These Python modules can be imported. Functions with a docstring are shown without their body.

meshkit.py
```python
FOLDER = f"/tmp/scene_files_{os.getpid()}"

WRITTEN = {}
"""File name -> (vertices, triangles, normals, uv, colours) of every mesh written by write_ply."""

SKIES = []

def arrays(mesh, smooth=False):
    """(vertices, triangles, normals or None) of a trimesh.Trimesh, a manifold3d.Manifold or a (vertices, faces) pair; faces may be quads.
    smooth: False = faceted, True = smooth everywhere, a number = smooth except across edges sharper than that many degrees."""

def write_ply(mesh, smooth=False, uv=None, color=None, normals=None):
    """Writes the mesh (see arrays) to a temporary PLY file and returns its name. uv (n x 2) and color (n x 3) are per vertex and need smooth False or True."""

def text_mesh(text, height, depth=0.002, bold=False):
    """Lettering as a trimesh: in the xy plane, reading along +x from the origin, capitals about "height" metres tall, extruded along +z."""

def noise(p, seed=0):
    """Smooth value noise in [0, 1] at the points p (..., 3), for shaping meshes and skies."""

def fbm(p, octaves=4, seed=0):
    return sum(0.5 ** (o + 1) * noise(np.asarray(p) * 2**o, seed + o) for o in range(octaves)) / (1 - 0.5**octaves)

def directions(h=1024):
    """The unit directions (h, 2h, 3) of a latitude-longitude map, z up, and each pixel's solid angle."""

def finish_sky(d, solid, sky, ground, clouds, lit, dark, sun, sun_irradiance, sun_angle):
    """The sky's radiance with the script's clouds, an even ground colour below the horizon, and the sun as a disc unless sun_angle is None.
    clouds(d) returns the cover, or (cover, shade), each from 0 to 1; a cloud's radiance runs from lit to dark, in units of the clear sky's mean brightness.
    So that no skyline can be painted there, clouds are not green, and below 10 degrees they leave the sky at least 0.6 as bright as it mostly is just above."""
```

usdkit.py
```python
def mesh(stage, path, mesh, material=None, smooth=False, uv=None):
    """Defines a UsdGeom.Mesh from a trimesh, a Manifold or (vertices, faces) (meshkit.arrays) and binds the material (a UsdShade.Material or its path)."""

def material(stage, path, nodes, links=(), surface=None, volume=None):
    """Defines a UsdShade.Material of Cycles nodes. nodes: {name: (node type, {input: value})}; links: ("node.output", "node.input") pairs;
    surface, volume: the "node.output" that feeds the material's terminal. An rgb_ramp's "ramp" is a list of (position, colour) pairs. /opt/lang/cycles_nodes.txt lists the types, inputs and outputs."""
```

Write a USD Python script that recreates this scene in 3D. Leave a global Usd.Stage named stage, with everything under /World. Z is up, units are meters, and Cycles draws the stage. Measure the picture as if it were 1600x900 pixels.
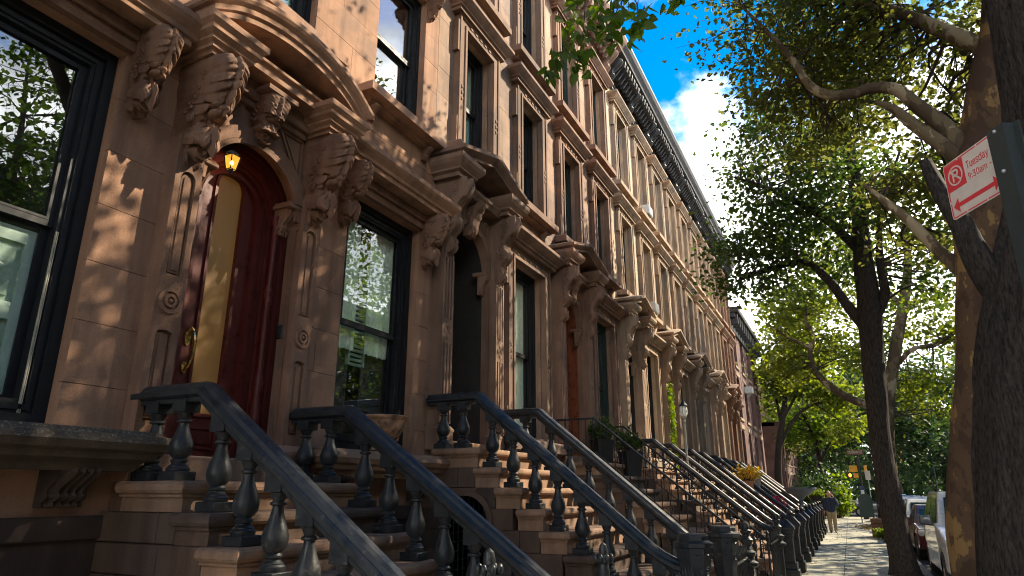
import math, random
import numpy as np
import trimesh, shapely
import shapely.geometry as sg
from shapely import affinity
from shapely.ops import unary_union
import manifold3d as m3
import usdkit, meshkit
from pxr import Usd, UsdGeom, UsdLux, UsdShade, Sdf, Gf, Vt

stage = Usd.Stage.CreateInMemory()
UsdGeom.SetStageUpAxis(stage, UsdGeom.Tokens.z)
UsdGeom.SetStageMetersPerUnit(stage, 1.0)
UsdGeom.Xform.Define(stage, '/World')
UsdGeom.Scope.Define(stage, '/World/Looks')
RND = random.Random(7)
NP = np.random.default_rng(11)

# ------------------------------------------------------------------ camera
FPX = 1035.0
PITCH, YAW, EYE = math.atan(317 / FPX), math.atan(528 / math.hypot(FPX, 317.)), 1.7
cam = UsdGeom.Camera.Define(stage, '/World/Camera')
cam.CreateHorizontalApertureAttr(36.0); cam.CreateVerticalApertureAttr(20.25)
cam.CreateFocalLengthAttr(36.0 * FPX / 1600)
cam.CreateClippingRangeAttr(Gf.Vec2f(0.05, 2000))
EXPOSURE = 2.28
cam.CreateExposureAttr(EXPOSURE)
_f = np.array([math.cos(YAW) * math.cos(PITCH), math.sin(YAW) * math.cos(PITCH), math.sin(PITCH)])
_r = np.array([math.sin(YAW), -math.cos(YAW), 0.]); _u = np.cross(_r, _f)
cam.AddTransformOp().Set(Gf.Matrix4d(*_r, 0, *_u, 0, *(-_f), 0, 0, 0, EYE, 1))

# ------------------------------------------------------------------ sky and sun
SUN_EL, SUN_T = math.radians(39), math.radians(47)          # SUN_T: from the facade's normal towards the far end of the street
SUN = np.array([math.sin(SUN_T) * math.cos(SUN_EL), -math.cos(SUN_T) * math.cos(SUN_EL), math.sin(SUN_EL)])
sun = UsdLux.DistantLight.Define(stage, '/World/Sun')
sun.CreateIntensityAttr(0.68); sun.CreateAngleAttr(0.5); sun.CreateColorAttr(Gf.Vec3f(1.0, .86, .64))
sun.CreateNormalizeAttr(True)
_z = SUN; _x = np.cross([0, 0, 1], _z); _x /= np.linalg.norm(_x); _y = np.cross(_z, _x)
sun.AddTransformOp().Set(Gf.Matrix4d(*_x, 0, *_y, 0, *_z, 0, 0, 0, 0, 1))
SKY, CLOUD = 0.10, (15.0, 14.8, 14.4)
usdkit.material(stage, '/World/Looks/sky_look', {
    'sky': ('sky_texture', dict(sky_type='single_scattering', sun_disc=False, sun_elevation=SUN_EL, sun_rotation=math.atan2(SUN[0], SUN[1]), air_density=1.0, aerosol_density=.3, ozone_density=2.5)),
    'tc': ('texture_coordinate', {}),
    'sep': ('separate_xyz', {}),
    'map': ('mapping', dict(location=(3.1, 1.55, .4), scale=(1, 1, 1.5))),
    'n1': ('noise_texture', dict(scale=2.6, detail=8, roughness=.56)),
    'a': ('math', dict(math_type='multiply_add', value2=1.0, value3=.095)),
    'b': ('math', dict(math_type='subtract')),
    'cov': ('map_range', dict(range_type='smoothstep', from_min=-.02, from_max=.11)),
    'hs': ('hsv', dict(hue=.5, saturation=1.6, value=.62, fac=1.0)),
    'shade': ('rgb_ramp', dict(ramp=[(.30, (.20, .21, .24)), (.46, (.30, .31, .33)), (.62, (1, 1, 1))])),
    'n2': ('noise_texture', dict(scale=4, detail=5)),
    'cl': ('mix', dict(mix_type='multiply', fac=1.0, color2=CLOUD)),
    'mx': ('mix', dict(mix_type='mix')),
    'bg': ('background_shader', dict(strength=SKY)),
}, [('tc.generated', 'sep.vector'), ('tc.generated', 'map.vector'), ('map.vector', 'n1.vector'), ('map.vector', 'n2.vector'), ('n1.fac', 'a.value1'),
    ('a.value', 'b.value1'), ('sep.z', 'b.value2'), ('b.value', 'cov.value'), ('cov.result', 'mx.fac'), ('sky.color', 'hs.color'), ('hs.color', 'mx.color1'),
    ('n2.fac', 'shade.fac'), ('shade.color', 'cl.color1'), ('cl.color', 'mx.color2'), ('mx.color', 'bg.color')], surface='bg.background')
dome = UsdLux.DomeLight.Define(stage, '/World/sky')
UsdShade.MaterialBindingAPI.Apply(dome.GetPrim()).Bind(UsdShade.Material.Get(stage, '/World/Looks/sky_look'))

# ------------------------------------------------------------------ materials
MAT = {}
def mat(name, nodes, links=(), surface='p.BSDF'):
    MAT[name] = usdkit.material(stage, '/World/Looks/' + name, nodes, links, surface=surface); return MAT[name]
def plain(name, col, rough=.5, metal=0, spec=.5, var=0.12, scale=14, coat=0):
    c = np.array(col)
    return mat(name, {'g': ('geometry', {}), 'n': ('noise_texture', dict(scale=scale, detail=4, roughness=.6)),
        'r': ('rgb_ramp', dict(ramp=[(.3, tuple(c * (1 - var))), (.7, tuple(np.minimum(c * (1 + var), 1)))])),
        'rr': ('map_range', dict(from_min=.3, from_max=.7, to_min=max(rough - .08, .02), to_max=rough + .08)),
        'p': ('principled_bsdf', dict(metallic=metal, specular_ior_level=spec, coat_weight=coat))},
        [('g.position', 'n.vector'), ('n.fac', 'r.fac'), ('r.color', 'p.base_color'), ('n.fac', 'rr.value'), ('rr.result', 'p.roughness')])
def stone(name, col, dark=.72, light=1.18, moss=None, bumpd=.006, streak=.6):
    c = np.array(col)
    nodes = {'g': ('geometry', {}), 'n': ('noise_texture', dict(scale=1.3, detail=7, roughness=.62)), 'f': ('noise_texture', dict(scale=70, detail=5, roughness=.7)),
        'm': ('mapping', dict(scale=(5, 5, .5))), 's': ('noise_texture', dict(scale=1.0, detail=5, roughness=.6)),
        'r': ('rgb_ramp', dict(ramp=[(.3, tuple(c * dark)), (.5, tuple(c)), (.72, tuple(c * light))])),
        'sr': ('rgb_ramp', dict(ramp=[(.34, (.42, .42, .44)), (.46, (.78, .78, .79)), (.54, (1, 1, 1)), (.68, (1.12, 1.10, 1.07))])),
        'w': ('noise_texture', dict(scale=.75, detail=6, roughness=.6, distortion=.8)), 'wr': ('map_range', dict(range_type='smoothstep', from_min=.50, from_max=.62)), 'm0': ('mix', dict(color2=tuple(c * np.array([.74, .80, .90])))),
        'fr': ('rgb_ramp', dict(ramp=[(.32, (.74, .73, .72)), (.62, (1.1, 1.1, 1.1))])),
        'm1': ('mix', dict(mix_type='multiply', fac=streak)), 'm2': ('mix', dict(mix_type='multiply', fac=.6)),
        'b1': ('bump', dict(strength=.55, distance=bumpd)), 'b2': ('bump', dict(strength=.35, distance=.02)),
        'p': ('principled_bsdf', dict(roughness=.88, specular_ior_level=.25))}
    links = [('g.position', 'n.vector'), ('g.position', 'f.vector'), ('g.position', 'm.vector'), ('m.vector', 's.vector'), ('n.fac', 'r.fac'), ('s.fac', 'sr.fac'), ('f.fac', 'fr.fac'),
        ('g.position', 'w.vector'), ('w.fac', 'wr.value'), ('wr.result', 'm0.fac'), ('r.color', 'm0.color1'), ('m0.color', 'm1.color1'), ('sr.color', 'm1.color2'), ('m1.color', 'm2.color1'), ('fr.color', 'm2.color2'), ('n.fac', 'b2.height'), ('f.fac', 'b1.height'), ('b2.normal', 'b1.normal'), ('b1.normal', 'p.normal')]
    out = 'm2.color'
    if moss is not None:
        nodes.update({'k': ('noise_texture', dict(scale=48, detail=6, roughness=.75)), 'kr': ('map_range', dict(range_type='smoothstep', from_min=.53, from_max=.60)),
                      'm3': ('mix', dict(mix_type='mix', color2=moss))})
        nodes.update({'nz': ('separate_xyz', {}), 'nr': ('map_range', dict(from_min=-.2, from_max=.9, to_min=.12, to_max=1)), 'km': ('math', dict(math_type='multiply'))})
        links += [('g.position', 'k.vector'), ('k.fac', 'kr.value'), ('g.true_normal', 'nz.vector'), ('nz.z', 'nr.value'), ('kr.result', 'km.value1'), ('nr.result', 'km.value2'), ('km.value', 'm3.fac'), (out, 'm3.color1')]; out = 'm3.color'
    links.append((out, 'p.base_color'))
    return mat(name, nodes, links)
stone('brownstone_warm', (0.315, 0.178, 0.110))
stone('brownstone_warm_light', (0.335, 0.192, 0.120))
stone('brownstone_warm_dark', (0.285, 0.160, 0.100))
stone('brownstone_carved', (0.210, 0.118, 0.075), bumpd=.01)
stone('brownstone_grey', (0.275, 0.182, 0.126), streak=.5)
stone('brownstone_grey_light', (0.305, 0.205, 0.145), streak=.5)
stone('brownstone_red', (0.300, 0.192, 0.132), streak=.6)
stone('brownstone_red_light', (0.330, 0.215, 0.150), streak=.6)
stone('brownstone_tan', (0.470, 0.345, 0.235), streak=.5)
stone('brownstone_tan_light', (0.510, 0.380, 0.260), streak=.5)
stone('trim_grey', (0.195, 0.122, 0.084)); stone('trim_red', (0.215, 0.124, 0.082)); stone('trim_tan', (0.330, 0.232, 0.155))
stone('mossy_sill', (0.085, 0.062, 0.044), moss=(.22, .21, .13), bumpd=.015)
stone('step_stone', (0.260, 0.155, 0.095)); stone('shade_step_stone', (0.100, 0.064, 0.045)); stone('shade_base_stone', (0.060, 0.041, 0.032))  # last two: darkened stone copies, low-level shade put into the colour
stone('far_stone', (0.400, 0.320, 0.240))
stone('concrete', (0.330, 0.320, 0.250), dark=.8, light=1.12, streak=.2); stone('concrete_b', (0.290, 0.280, 0.220), dark=.8, light=1.12, streak=.2); stone('kerb_stone', (0.264, 0.256, 0.240))
stone('asphalt', (0.044, 0.044, 0.046), dark=.8, light=1.25, streak=.1)
stone('earth', (0.080, 0.060, 0.036))
def paint(name, col, rough=.32, bumpd=.002, chips=None):
    nodes = {'g': ('geometry', {}), 'n': ('noise_texture', dict(scale=9, detail=6, roughness=.65)), 'f': ('noise_texture', dict(scale=120, detail=3)),
        'r': ('rgb_ramp', dict(ramp=[(.3, tuple(np.array(col) * .75)), (.7, tuple(np.array(col) * 1.25))])),
        'rr': ('map_range', dict(from_min=.3, from_max=.7, to_min=rough - .12, to_max=rough + .22)),
        'b': ('bump', dict(strength=.5, distance=bumpd)), 'b2': ('bump', dict(strength=.25, distance=bumpd)), 'p': ('principled_bsdf', dict(specular_ior_level=.3))}
    links = [('g.position', 'n.vector'), ('g.position', 'f.vector'), ('n.fac', 'r.fac'), ('n.fac', 'rr.value'), ('rr.result', 'p.roughness'), ('n.fac', 'b.height'), ('f.fac', 'b2.height'), ('b.normal', 'b2.normal'), ('b2.normal', 'p.normal')]
    out = 'r.color'
    if chips is not None:
        nodes.update({'k': ('noise_texture', dict(scale=16, detail=8, roughness=.75)), 'kr': ('map_range', dict(range_type='smoothstep', from_min=.585, from_max=.64)), 'm3': ('mix', dict(color2=chips))})
        links += [('g.position', 'k.vector'), ('k.fac', 'kr.value'), ('kr.result', 'm3.fac'), (out, 'm3.color1')]; out = 'm3.color'
    links.append((out, 'p.base_color'))
    return mat(name, nodes, links)
paint('black_iron', (.012, .014, .016), .33, bumpd=.004, chips=(.055, .05, .046)); paint('black_iron_far', (.012, .012, .012), .42)
paint('window_black', (.008, .009, .011), .5); paint('window_green', (.018, .03, .026), .4)
paint('red_door_paint', (.080, .013, .010), .36); paint('red_door_dark', (.055, .010, .008), .4)
paint('brown_door_paint', (.16, .045, .02), .35); paint('black_door_paint', (.012, .011, .011), .35)
paint('cornice_black', (.03, .03, .032), .5); paint('cornice_brown', (.21, .135, .10), .75); paint('teal_door', (.20, .42, .42), .4)
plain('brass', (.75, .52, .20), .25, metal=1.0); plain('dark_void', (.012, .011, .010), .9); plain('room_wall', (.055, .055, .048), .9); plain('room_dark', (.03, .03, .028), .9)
plain('white_paint', (.72, .72, .68), .5); plain('shutter_green', (.34, .44, .38), .5); plain('curtain_pale', (.74, .82, .70), .8); plain('curtain_teal', (.34, .58, .50), .8); plain('curtain_white', (.75, .78, .74), .8)
plain('track_cream', (.30, .28, .22), .6)
plain('urn_rust', (.23, .125, .07), .85, var=.75, scale=12); plain('terracotta', (.42, .2, .11), .8)
plain('galvanised', (.35, .36, .37), .4, metal=.7); plain('rubber', (.02, .02, .02), .8); plain('alloy', (.5, .5, .52), .3, metal=1.0)
plain('sign_white', (.43, .385, .345), .5, var=.08); plain('sign_red', (.42, .022, .03), .5, var=.05); plain('sign_brown', (.12, .045, .028), .5); plain('post_green', (.009, .014, .014), .5)
plain('mail_green', (.030, .055, .045), .45); plain('signal_yellow', (.62, .30, .02), .5); plain('blue_paint', (.02, .035, .09), .5); plain('bowl_blue', (.06, .085, .13), .45)
plain('wood_brown', (.17, .085, .045), .7); plain('skin', (.48, .27, .19), .6); plain('hair_grey', (.30, .22, .16), .8); plain('navy_cloth', (.020, .030, .065), .9); plain('khaki_cloth', (.30, .24, .15), .9); plain('black_leather', (.012, .012, .012), .6)
plain('plastic_white', (.5, .5, .48), .5)
for nm, c in [('car_silver', (.50, .48, .44)), ('car_red', (.075, .010, .014)), ('car_white', (.72, .72, .70)), ('car_black', (.02, .021, .024)), ('car_grey', (.14, .15, .16)), ('car_blue', (.05, .10, .16))]:
    plain(nm, c, .3, metal=.25 if nm == 'car_silver' else 0, var=.03, coat=.8)
mat('amber_glow', {'e': ('emission', dict(color=(1.0, .50, .06), strength=.38)), 't': ('transparent_bsdf', dict(color=(1, .62, .18))), 'm': ('mix_closure', dict(fac=.5))}, [('e.emission', 'm.closure1'), ('t.BSDF', 'm.closure2')], surface='m.closure')
mat('amber_bulb', {'p': ('emission', dict(color=(1.0, .55, .16), strength=30))}, surface='p.emission')
mat('hand_signal_glow', {'p': ('emission', dict(color=(1.0, .16, .02), strength=1.6))}, surface='p.emission')
mat('globe_glass', {'p': ('principled_bsdf', dict(base_color=(.8, .78, .7), roughness=.2))})
def glass(name, ior, tint):
    mat(name, {'t': ('transparent_bsdf', dict(color=tint)), 'g': ('glossy_bsdf', dict(color=(.95, .97, 1.0), roughness=.0)), 'n': ('noise_texture', dict(scale=1.6, detail=2)), 'ge': ('geometry', {}), 'b': ('bump', dict(strength=.15, distance=.004)),
        'f': ('layer_weight', dict(blend=.5)), 'pw': ('math', dict(math_type='power', value2=4.0)), 'fm': ('math', dict(math_type='multiply_add', value2=.75, value3=ior)), 'm': ('mix_closure', {})}, [('ge.position', 'n.vector'), ('n.fac', 'b.height'), ('b.normal', 'g.normal'), ('f.facing', 'pw.value1'), ('pw.value', 'fm.value1'), ('fm.value', 'm.fac'), ('t.BSDF', 'm.closure1'), ('g.BSDF', 'm.closure2')], surface='m.closure')
glass('pane_glass', .12, (.96, .985, .97)); glass('car_glass', .06, (.10, .14, .15)); glass('lamp_glass', .05, (1, .85, .5))
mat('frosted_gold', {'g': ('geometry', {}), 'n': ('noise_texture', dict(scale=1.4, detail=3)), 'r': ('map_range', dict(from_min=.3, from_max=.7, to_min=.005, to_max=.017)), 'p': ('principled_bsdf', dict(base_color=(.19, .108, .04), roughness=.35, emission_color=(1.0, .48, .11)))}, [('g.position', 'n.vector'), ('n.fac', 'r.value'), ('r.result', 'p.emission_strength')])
def leaf(name, cols, trans=.45):
    st = list(zip(np.linspace(0, 1, len(cols)), cols))
    mat(name, {'g': ('geometry', {}), 'r': ('rgb_ramp', dict(ramp=st)), 'n': ('noise_texture', dict(scale=1.1, detail=2)), 'ad': ('math', dict(math_type='multiply_add', value2=.75, value3=-.28)), 'a2': ('math', dict(math_type='add')), 'sc': ('math', dict(math_type='multiply', value2=.9)),
        'd': ('principled_bsdf', dict(roughness=.55, specular_ior_level=.35)), 't': ('translucent_bsdf', {}), 'tc': ('hsv', dict(hue=.48, saturation=1.15, value=2.7, fac=1.0)), 'm': ('mix_closure', dict(fac=trans))},
        [('g.position', 'n.vector'), ('n.fac', 'ad.value1'), ('g.random_per_island', 'sc.value1'), ('sc.value', 'a2.value1'), ('ad.value', 'a2.value2'), ('a2.value', 'r.fac'), ('r.color', 'd.base_color'), ('r.color', 'tc.color'), ('tc.color', 't.color'), ('d.BSDF', 'm.closure1'), ('t.BSDF', 'm.closure2')], surface='m.closure')
leaf('leaf_green', [(.022, .044, .010), (.042, .072, .015), (.065, .10, .018), (.11, .13, .02), (.19, .15, .02)])
leaf('leaf_dark', [(.014, .032, .010), (.026, .05, .014), (.042, .072, .016), (.08, .105, .02)], .42)
leaf('leaf_yellow', [(.05, .065, .018), (.08, .09, .022), (.13, .12, .025), (.24, .19, .03), (.20, .11, .03)], .52)
leaf('leaf_bright', [(.055, .08, .015), (.10, .13, .02), (.17, .17, .022), (.28, .21, .03), (.26, .14, .03)], .55)
leaf('leaf_lime', [(.05, .085, .012), (.09, .14, .018), (.16, .19, .02), (.28, .24, .03)], .55)
leaf('leaf_big', [(.035, .065, .012), (.07, .13, .015), (.12, .18, .02), (.19, .22, .03)], .55)
leaf('leaf_litter', [(.20, .13, .03), (.28, .2, .03), (.12, .07, .03)], .1)
leaf('flower_mix', [(.45, .30, .03), (.5, .38, .06), (.35, .10, .03), (.08, .12, .03)], .3)
leaf('flower_red', [(.35, .03, .04), (.25, .02, .06), (.05, .09, .03)], .3)
def bark(name, c0, c1, sx, sz, dist, cam_=False, c2=None):
    nodes = {'g': ('geometry', {}), 'm': ('mapping', dict(scale=(sx, sx, sz))), 'n': ('noise_texture', dict(scale=1.0, detail=6, roughness=.65, distortion=.4)),
        'r': ('rgb_ramp', dict(ramp=[(.35, c0), (.65, c1)])), 'b': ('bump', dict(strength=.8, distance=dist)), 'p': ('principled_bsdf', dict(roughness=.9, specular_ior_level=.2))}
    links = [('g.position', 'm.vector'), ('m.vector', 'n.vector'), ('n.fac', 'b.height'), ('b.normal', 'p.normal')]
    if cam_:
        nodes['r'] = ('rgb_ramp', dict(ramp=[(0, c0), (.47, c0), (.49, c1), (.56, c1), (.58, c2), (1, c2)])); nodes['k'] = ('noise_texture', dict(scale=2.6, detail=5, roughness=.6))
        nodes['mk'] = ('mapping', dict(scale=(1, 1, .62)))
        links += [('g.position', 'mk.vector'), ('mk.vector', 'k.vector'), ('k.fac', 'r.fac')]
    else: links.append(('n.fac', 'r.fac'))
    links.append(('r.color', 'p.base_color'))
    return mat(name, nodes, links)
bark('bark_dark', (.005, .0045, .004), (.042, .034, .028), 55, 13, .03); bark('bark_mid', (.007, .0055, .005), (.050, .039, .029), 42, 9, .025)
bark('bark_plane', (.045, .027, .017), (.07, .042, .023), 30, 10, .02, True, (.17, .105, .042)); bark('bark_plane_light', (.060, .044, .027), (.105, .08, .047), 30, 10, .02, True, (.24, .195, .125)); bark('twig', (.03, .024, .018), (.07, .055, .04), 20, 20, .003)
mat('far_brick', {'g': ('geometry', {}), 's': ('separate_xyz', {}), 'a': ('math', dict(math_type='add')), 'c': ('combine_xyz', {}),
    'b': ('brick_texture', dict(scale=1.0, brick_width=.21, row_height=.072, mortar_size=.006, color1=(.125, .052, .040), color2=(.095, .040, .032), mortar=(.13, .10, .085))),
    'n': ('noise_texture', dict(scale=1.5, detail=6)), 'r': ('rgb_ramp', dict(ramp=[(.3, (.6, .6, .6)), (.7, (1.15, 1.15, 1.15))])), 'mm': ('mix', dict(mix_type='multiply', fac=1)),
    'bp': ('bump', dict(strength=.5, distance=.008, invert=True)), 'p': ('principled_bsdf', dict(roughness=.9))},
    [('g.position', 's.vector'), ('s.x', 'a.value1'), ('s.y', 'a.value2'), ('a.value', 'c.x'), ('s.z', 'c.y'), ('c.vector', 'b.vector'), ('g.position', 'n.vector'), ('n.fac', 'r.fac'), ('b.color', 'mm.color1'), ('r.color', 'mm.color2'), ('mm.color', 'p.base_color'), ('b.fac', 'bp.height'), ('bp.normal', 'p.normal')])

# ------------------------------------------------------------------ scene helpers
D = 4.6                                     # camera to facade, metres: the facade is laid out in units of D
COUNT, ORIGIN = {}, {}
def numbered(parent, name):
    k = (parent, name); n = COUNT.get(k, 0); COUNT[k] = n + 1
    return f'{parent}/{name}' + (f'_{n:03d}' if n else '')
def data(path, **kw):
    p = stage.GetPrimAtPath(path)
    for k, v in kw.items():
        if v: p.SetCustomDataByKey(k, v)
def thing(name, label, category, loc=(0, 0, 0), group=None, kind=None):
    path = numbered('/World', name)
    UsdGeom.Xform.Define(stage, path).AddTranslateOp().Set(Gf.Vec3d(*map(float, loc)))
    ORIGIN[path] = np.array(loc, float)
    data(path, label=label, category=category, group=group, kind=kind)
    return path
def obj(parent, name, m, material, smooth=None, label=None, kind=None):
    top = '/'.join(parent.split('/')[:3])
    v, f = m.arrays()
    path = numbered(parent, name)
    if not len(f): return path
    usdkit.mesh(stage, path, (v - ORIGIN.get(top, 0), f), MAT[material], smooth=smooth)
    data(path, label=label, kind=kind)
    return path
def single(name, m, material, label, category, smooth=None, group=None, kind=None):
    v, f = m.arrays(); path = numbered('/World', name)
    o = np.array([*(v.min(0) + v.max(0))[:2] / 2, v[:, 2].min()])
    pr = usdkit.mesh(stage, path, (v - o, f), MAT[material], smooth=smooth); pr.AddTranslateOp().Set(Gf.Vec3d(*map(float, o)))
    data(path, label=label, category=category, group=group, kind=kind)
    return path
def structure(name, m, material):
    path = obj('/World', name, m, material); data(path, kind='structure'); return path

def rect(x0, z0, x1, z1): return sg.box(x0, z0, x1, z1)
def arch(xc, hw, zb, zs, n=20, rise=None):
    """a door-shaped opening: straight sides to zs, half round (or of the given rise) above"""
    r = hw if rise is None else rise
    a = np.linspace(0, np.pi, n + 1)
    return sg.Polygon([(xc - hw, zb), (xc + hw, zb)] + [(xc + hw * math.cos(t), zs + r * math.sin(t)) for t in a])

class M:
    """collects triangles. fac=True: coordinates are (along the street, outward from the facade, height above the eye) in units of D."""
    def __init__(s, fac=False): s.v, s.f, s.n, s.fac = [], [], 0, fac
    def add(s, v, f):
        v, f = np.asarray(v, float), np.asarray(f, int)
        if f.ndim == 2 and f.shape[1] == 4: f = np.vstack([f[:, [0, 1, 2]], f[:, [0, 2, 3]]])
        s.v.append(v); s.f.append(f + s.n); s.n += len(v); return s
    def arrays(s):
        if not s.v: return np.zeros((0, 3)), np.zeros((0, 3), int)
        v, f = np.vstack(s.v), np.vstack(s.f)
        if s.fac: v = np.stack([v[:, 0] * D, D * (1 - v[:, 1]), EYE + D * v[:, 2]], 1); f = f[:, ::-1]
        return v, f
    def tm(s, t): return s.add(t.vertices, t.faces)
    def man(s, m):
        q = m.to_mesh(); return s.add(q.vert_properties[:, :3], q.tri_verts)
    def box(s, x0, x1, y0, y1, z0, z1, c=0):
        lo, hi = np.array([min(x0, x1), min(y0, y1), min(z0, z1)]), np.array([max(x0, x1), max(y0, y1), max(z0, z1)])
        if not c:
            v = np.array([[(lo, hi)[i][0], (lo, hi)[j][1], (lo, hi)[k][2]] for i in (0, 1) for j in (0, 1) for k in (0, 1)])
            return s.add(v, [[0, 1, 3, 2], [4, 6, 7, 5], [0, 4, 5, 1], [2, 3, 7, 6], [0, 2, 6, 4], [1, 5, 7, 3]])
        c = min(c, .45 * (hi - lo).min()); v = []
        for i in (0, 1):
            for j in (0, 1):
                for k in (0, 1):
                    q = np.array([(lo, hi)[i][0], (lo, hi)[j][1], (lo, hi)[k][2]]); sgn = np.array([1 - 2 * i, 1 - 2 * j, 1 - 2 * k])
                    for a in range(3): d = sgn * c; d[a] = 0; v.append(q + d)
        return s.tm(_hull_cached(np.array(v)))
    def prism(s, poly, a, b, axis='p'):
        """polygon in (x, z) pushed from depth a to b (axis p), in (p, z) pushed along x (axis x), or in (x, y) pushed along z (axis z)"""
        for g in getattr(poly, 'geoms', [poly]):
            if g.is_empty or g.geom_type != 'Polygon' or g.area < 1e-9: continue
            t = trimesh.creation.extrude_polygon(g, abs(b - a), engine='earcut'); v = np.array(t.vertices); w = v[:, 2] + min(a, b); f = np.array(t.faces)
            if axis == 'p': s.add(np.stack([v[:, 0], w, v[:, 1]], 1), f[:, ::-1])
            elif axis == 'x': s.add(np.stack([w, v[:, 0], v[:, 1]], 1), f)
            else: s.add(np.stack([v[:, 0], v[:, 1], w], 1), f)
        return s
    def sweep(s, prof, xs, zs, pb=0, back=0, top=True):
        """moulding: profile (outward, up) carried along (xs, zs) at depth pb, its two ends returned to the depth "back" """
        prof = np.array(prof, float); n = len(xs); P = []; s0, s1 = (zs[1] - zs[0]) / (xs[1] - xs[0]), (zs[-1] - zs[-2]) / (xs[-1] - xs[-2])
        for o, h in prof:
            d0, d1 = -s0 * o, s1 * o; row = [(xs[0] - o, back, zs[0] + h + d0)]
            for i in range(n):
                row.append((xs[i] - o if i == 0 else xs[i] + o if i == n - 1 else xs[i], pb + o, zs[i] + h + (d0 if i == 0 else d1 if i == n - 1 else 0)))
            row.append((xs[-1] + o, back, zs[-1] + h + d1)); P.append(row)
        P = np.array(P); k = n + 2; idx = lambda i, j: i * k + j
        f = [[idx(i, j), idx(i, j + 1), idx(i + 1, j + 1), idx(i + 1, j)] for i in range(len(prof) - 1) for j in range(k - 1)]
        # each band between two profile points keeps its own vertices, so its edges stay crisp
        V, F = [], []
        for q in f:
            F.append([len(V) + a for a in range(4)]); V += [P.reshape(-1, 3)[a] for a in q]
        return s.add(V, F)
    def lathe(s, prof, c, n=20):
        prof = np.array(prof, float); a = np.linspace(0, 2 * np.pi, n, endpoint=False)
        V = np.concatenate([np.stack([c[0] + r * np.cos(a), c[1] + r * np.sin(a), np.full(n, c[2] + z)], 1) for r, z in prof])
        F = []
        for i in range(len(prof) - 1):
            for j in range(n): F.append([i * n + j, i * n + (j + 1) % n, (i + 1) * n + (j + 1) % n, (i + 1) * n + j])
        return s.add(V, F)
    def tube(s, pts, r, n=8, cap=True):
        pts = np.array(pts, float); r = np.broadcast_to(np.asarray(r, float), (len(pts),))
        t = np.gradient(pts, axis=0); t /= np.linalg.norm(t, axis=1, keepdims=True) + 1e-12
        ref = np.array([0, 0, 1.]) if abs(t[0][2]) < .9 else np.array([1., 0, 0]); V = []
        a = np.linspace(0, 2 * np.pi, n, endpoint=False)
        u = np.cross(t[0], ref); u /= np.linalg.norm(u)
        for p, d, q in zip(pts, t, r):
            u = u - d * (u @ d); u /= np.linalg.norm(u) + 1e-12; w = np.cross(d, u)
            V.append(p + q * (np.cos(a)[:, None] * u + np.sin(a)[:, None] * w))
        V = np.concatenate(V); k = len(pts)
        F = [[i * n + j, i * n + (j + 1) % n, (i + 1) * n + (j + 1) % n, (i + 1) * n + j] for i in range(k - 1) for j in range(n)]
        s.add(V, F)
        if cap:
            for e, i in ((0, 0), (1, k - 1)):
                ring = V[i * n:(i + 1) * n]; s.add(np.vstack([ring, ring.mean(0)]), [[j, (j + 1) % n, n][::1 if e else -1] for j in range(n)])
        return s
    def ball(s, c, r, sub=2):
        t = trimesh.creation.icosphere(sub, 1.0); return s.add(t.vertices * np.asarray(r) + np.asarray(c), t.faces)
    def grid(s, P):
        a, b = P.shape[:2]; idx = lambda i, j: i * b + j
        return s.add(P.reshape(-1, 3), [[idx(i, j), idx(i, j + 1), idx(i + 1, j + 1), idx(i + 1, j)] for i in range(a - 1) for j in range(b - 1)])
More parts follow.
